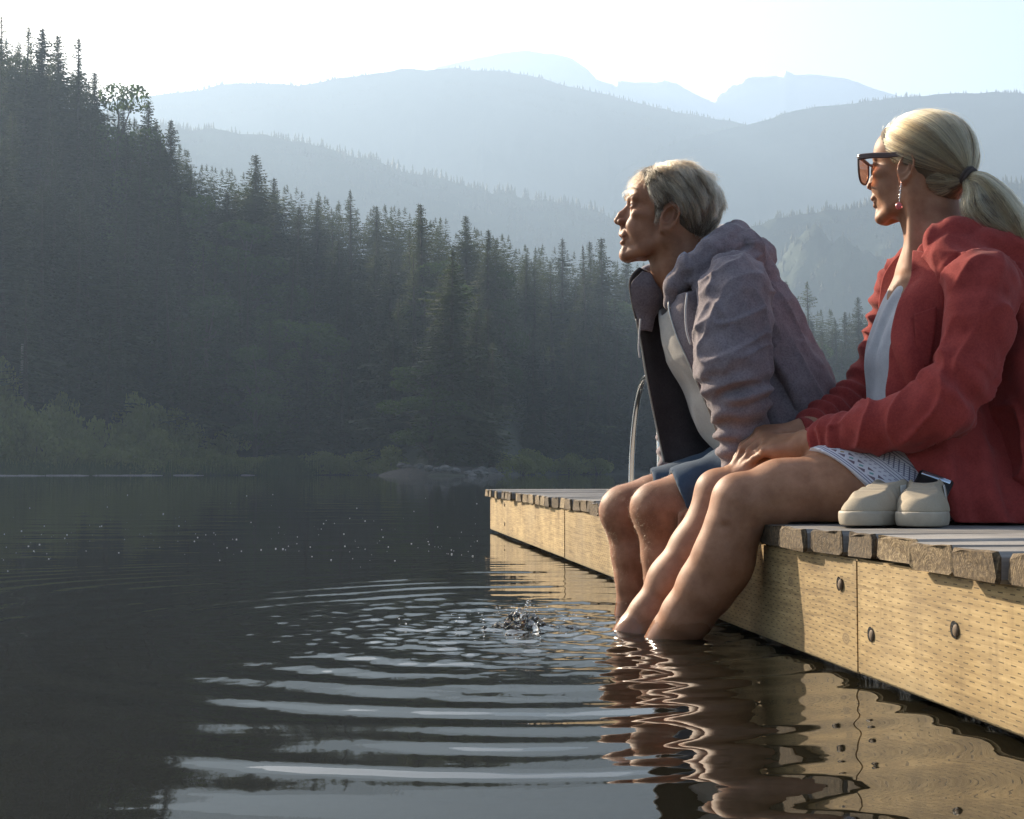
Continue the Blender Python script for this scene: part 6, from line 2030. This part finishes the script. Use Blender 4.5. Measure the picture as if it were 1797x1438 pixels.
nD = PP([(1715, 450, 2.60), (1712, 480, 2.60), (1712, 520, 2.60), (1715, 570, 2.60), (1725, 640, 2.60), (1745, 700, 2.60), (1775, 765, 2.58), (1810, 820, 2.56), (1845, 868, 2.53), (1880, 918, 2.50)])
v, q = sheet([nA, nB, nC, nD], 44, 120, .007, fold_w)
v[:, 2] = np.maximum(v[:, 2], DECK_Z + .002)
mesh_obj('front_panel', v, q, M_RED, red)
fA = PP([(1602, 432, 2.80), (1574, 452, 2.82), (1551, 486, 2.84), (1544, 525, 2.85), (1542, 580, 2.855), (1533, 625, 2.86), (1530, 665, 2.86), (1532, 720, 2.86)])
fB = PP([(1604, 440, 2.785), (1588, 462, 2.80), (1572, 490, 2.815), (1562, 528, 2.825), (1553, 580, 2.83), (1545, 625, 2.835), (1545, 665, 2.84), (1550, 720, 2.84)])
fC = PP([(1612, 445, 2.77), (1606, 470, 2.78), (1596, 500, 2.79), (1588, 540, 2.80), (1580, 590, 2.81), (1575, 630, 2.82), (1575, 670, 2.83), (1580, 720, 2.83)])
v, q = sheet([fA, fB, fC], 20, 80, .007, lambda S: .003 * vnoise(S.reshape(-1, 3), 18, 39).reshape(S.shape[:2]))
mesh_obj('front_panel', v, q, M_RED, red)
col_a = PP([(1612, 448, 2.622), (1618, 432, 2.612), (1640, 418, 2.60), (1672, 404, 2.585)])
col_b = PP([(1606, 462, 2.618), (1622, 446, 2.600), (1648, 434, 2.585), (1682, 424, 2.565)])
col_c = PP([(1602, 478, 2.612), (1630, 462, 2.585), (1658, 452, 2.57), (1690, 446, 2.555)])
v, q = sheet([col_a, col_b, col_c], 14, 30, .010, None)
mesh_obj('collar', v, q, M_RED, red)

pk = sheet([PP([(1604, 552, 2.536), (1606, 590, 2.530), (1608, 640, 2.525)]), PP([(1622, 546, 2.532), (1620, 590, 2.526), (1618, 642, 2.522)]), PP([(1644, 538, 2.530), (1640, 590, 2.524), (1630, 645, 2.522)])], 10, 24, .004, None)
mesh_obj('pocket', *pk, M_RED, red)
# sunglasses: big brown frame, amber lenses
M_FRAME = simple_mat('dark_brown_acetate', (.085, .048, .040), .3, nscale=60, bump_s=0)
m, nt, b = new_mat('amber_lens')
b.inputs['Base Color'].default_value = (.62, .22, .10, 1); b.inputs['Roughness'].default_value = .04
b.inputs['Transmission Weight'].default_value = 0.0
tr = nt.nodes.new('ShaderNodeBsdfTransparent'); tr.inputs[0].default_value = (.80, .36, .20, 1)
mx = nt.nodes.new('ShaderNodeMixShader'); mx.inputs[0].default_value = .62
nt.links.new(b.outputs[0], mx.inputs[1]); nt.links.new(tr.outputs[0], mx.inputs[2]); nt.links.new(mx.outputs[0], nt.nodes['Material Output'].inputs[0])
M_LENS = m
sg = mesh_obj('sunglasses', [HW.w(10.9, 0, 2.9)] * 1, [], M_FRAME, woman)
bpy.data.objects.remove(sg)
def lens_outline(s):
    pts = [(.9, 3.6), (3.0, 4.0), (5.4, 4.1), (7.3, 4.2), (7.5, 2.6), (7.0, .4), (5.8, -1.1), (4.0, -1.5), (2.2, -1.2), (1.1, .2), (.8, 2.0)]
    return [(s * a, b_) for a, b_ in pts]
def fx(y): return 11.1 - .014 * y * y
fr = MB()
mid = catmull(HW.W(np.array([(fx(y), y, 3.3 + .15 * math.cos(y)) for y in np.linspace(-1.2, 1.2, 6)])), 12)
fr.add(*tube(mid, .0028, 8))
for s in (-1, 1):
    o2 = lens_outline(s); o2 = o2 + o2[:1]
    ring = catmull(HW.W(np.array([(fx(a), a, b_) for a, b_ in o2])), 70)
    fr.add(*tube(ring, .0021, 8, cap=False))
    brow = catmull(HW.W(np.array([(fx(a) + .05, a, b_) for a, b_ in ((s * .9, 3.5), (s * 3, 3.8), (s * 5.4, 3.95), (s * 7.4, 3.85))])), 20)
    fr.add(*tube(brow, [.0035] * 20, 8))
    tmp = [(fx(7.4), s * 7.4, 3.8), (7.0, s * 7.75, 3.6), (3.5, s * 7.75, 3.2), (.5, s * 7.7, 3.0), (-1.2, s * 7.6, 2.2), (-2.0, s * 7.5, .8)]
    tp = catmull(HW.W(np.array(tmp)), 30)
    for k_ in range(3):
        fr.add(*tube(tp + HW.R @ np.array((0, 0, .0030 - .0030 * k_)), np.linspace(.0034, .0016, 30), 8))
sg = mesh_obj('sunglasses', *fr.get(), M_FRAME, woman)
for s in (-1, 1):
    o2 = np.array(lens_outline(s)); o2 = catmull(np.vstack([o2, o2[:1]]), 40)[:-1]
    cxy = o2.mean(0)
    rings_ = []
    for k in (1.0, .66, .33): rings_.append(cxy + (o2 - cxy) * k)
    pts2 = np.vstack(rings_ + [cxy[None]])
    n0 = len(o2)
    f = []
    for k in range(2):
        for j in range(n0): f.append((k * n0 + j, k * n0 + (j + 1) % n0, (k + 1) * n0 + (j + 1) % n0, (k + 1) * n0 + j))
    for j in range(n0): f.append((2 * n0 + j, 2 * n0 + (j + 1) % n0, 3 * n0))
    v3 = HW.W(np.array([(fx(a), a, b_) for a, b_ in pts2]))
    mesh_obj('lens', v3, f, M_LENS, sg)
# earring
M_BEAD, nt, b = new_mat('pink_glass_bead'); b.inputs['Base Color'].default_value = (.75, .22, .22, 1); b.inputs['Roughness'].default_value = .1
b.inputs['Transmission Weight'].default_value = .5
M_SILVER = simple_mat('silver_wire', (.75, .72, .68), .25, 1.0, bump_s=0)
e0 = HW.w(.4, 7.9, -3.0)
mb = MB(); mb.add(*tube(catmull([e0 + np.array((0, 0, .004)), e0 + np.array((-.001, -.004, -.006)), e0 + np.array((-.003, -.004, -.024)), e0 + np.array((-.005, -.004, -.042))], 16), .0008, 6))
for k, (dz, r_) in enumerate(((-.010, .0022), (-.018, .0026), (-.026, .0020), (-.033, .0024))):
    an = np.linspace(0, math.pi, 7); p0 = e0 + np.array((-.001 + dz * .1, -.004, dz))
    mb.add(*tube([p0 + np.array((0, 0, r_ * math.cos(a))) for a in an], [r_ * math.sin(a) + 1e-5 for a in an], 8))
er = mesh_obj('earring', *mb.get(), M_SILVER, woman)
an = np.linspace(0, math.pi, 9); p0 = e0 + np.array((-.006, -.004, -.049)); r_ = .0068
mesh_obj('bead', *tube([p0 + np.array((0, 0, r_ * 1.1 * math.cos(a))) for a in an], [r_ * math.sin(a) + 1e-5 for a in an], 14), M_BEAD, er)


# ------------------------------------------------------------------ splash and floating fluff
m, nt, b = new_mat('clear_water_drops')
b.inputs['Base Color'].default_value = (.92, .95, .97, 1); b.inputs['Roughness'].default_value = .04
b.inputs['IOR'].default_value = 1.33; b.inputs['Transmission Weight'].default_value = 1.0
M_DROP = m
rng = np.random.default_rng(21)
SX = Clay(grid_axis(SPL[0] - .13, SPL[0] + .16, .0022), grid_axis(SPL[1] - .09, SPL[1] + .09, .0022), grid_axis(-.010, .065, .0022))
SX.ell(SPL + np.array((-.01, 0, -.004)), (.062, .045, .012), None, .01)
SX.ell(SPL + np.array((.055, .01, -.004)), (.07, .03, .008), None, .01)
for k in range(70):
    u = rng.normal(0, 1, 2)
    p = SPL + np.array((-.012 + u[0] * .026, u[1] * .018, 0))
    hh = .030 * math.exp(-(u[0] ** 2 + u[1] ** 2) / 2.2) * rng.uniform(.3, 1.2)
    r_ = rng.uniform(.004, .0095)
    SX.ell(p + np.array((0, 0, hh)), (r_ * rng.uniform(.8, 1.6), r_ * rng.uniform(.8, 1.4), r_ * rng.uniform(.7, 1.2)), None, .0045)
v, q = SX.mesh(); n_ = vnormals(v, q)
v = v + n_ * (.0022 * vnoise(v, 120, 3))[:, None]
tag(mesh_obj('splash', v, q, M_DROP), kind='stuff')
mb = MB()
bm = bmesh.new(); bmesh.ops.create_icosphere(bm, subdivisions=1, radius=1.0)
iv = np.array([p.co[:] for p in bm.verts]); ifc = [tuple(q.index for q in p.verts) for p in bm.faces]; bm.free()
for k in range(110):
    a = rng.uniform(0, 6.28); d = abs(rng.normal(.05, .09)); r_ = rng.uniform(.0010, .0026)
    mb.add(iv * r_ + SPL + np.array((d * math.cos(a), d * math.sin(a), rng.uniform(.002, .075) * math.exp(-d * 8))), ifc)
tag(mesh_obj('splash_drops', *mb.get(), M_DROP), kind='stuff')
mb = MB()
for k in range(170):
    px = rng.uniform(-20, 860); py = rng.choice((rng.normal(955, 16), rng.uniform(868, 985), rng.normal(940, 25)))
    Y = 775.5 / max(30, py - HORIZON)
    r_ = .0010 + .0034 * rng.random() ** 2.5 * (Y / 6) ** .6
    mb.add(iv * np.array((r_, r_, r_ * .7)) + np.array(((px - 898.5) / F * Y, Y, r_ * .4)), ifc)
tag(mesh_obj('floating_fluff', *mb.get(), simple_mat('white_fluff', (.8, .78, .72), .9, bump_s=0)), kind='stuff')
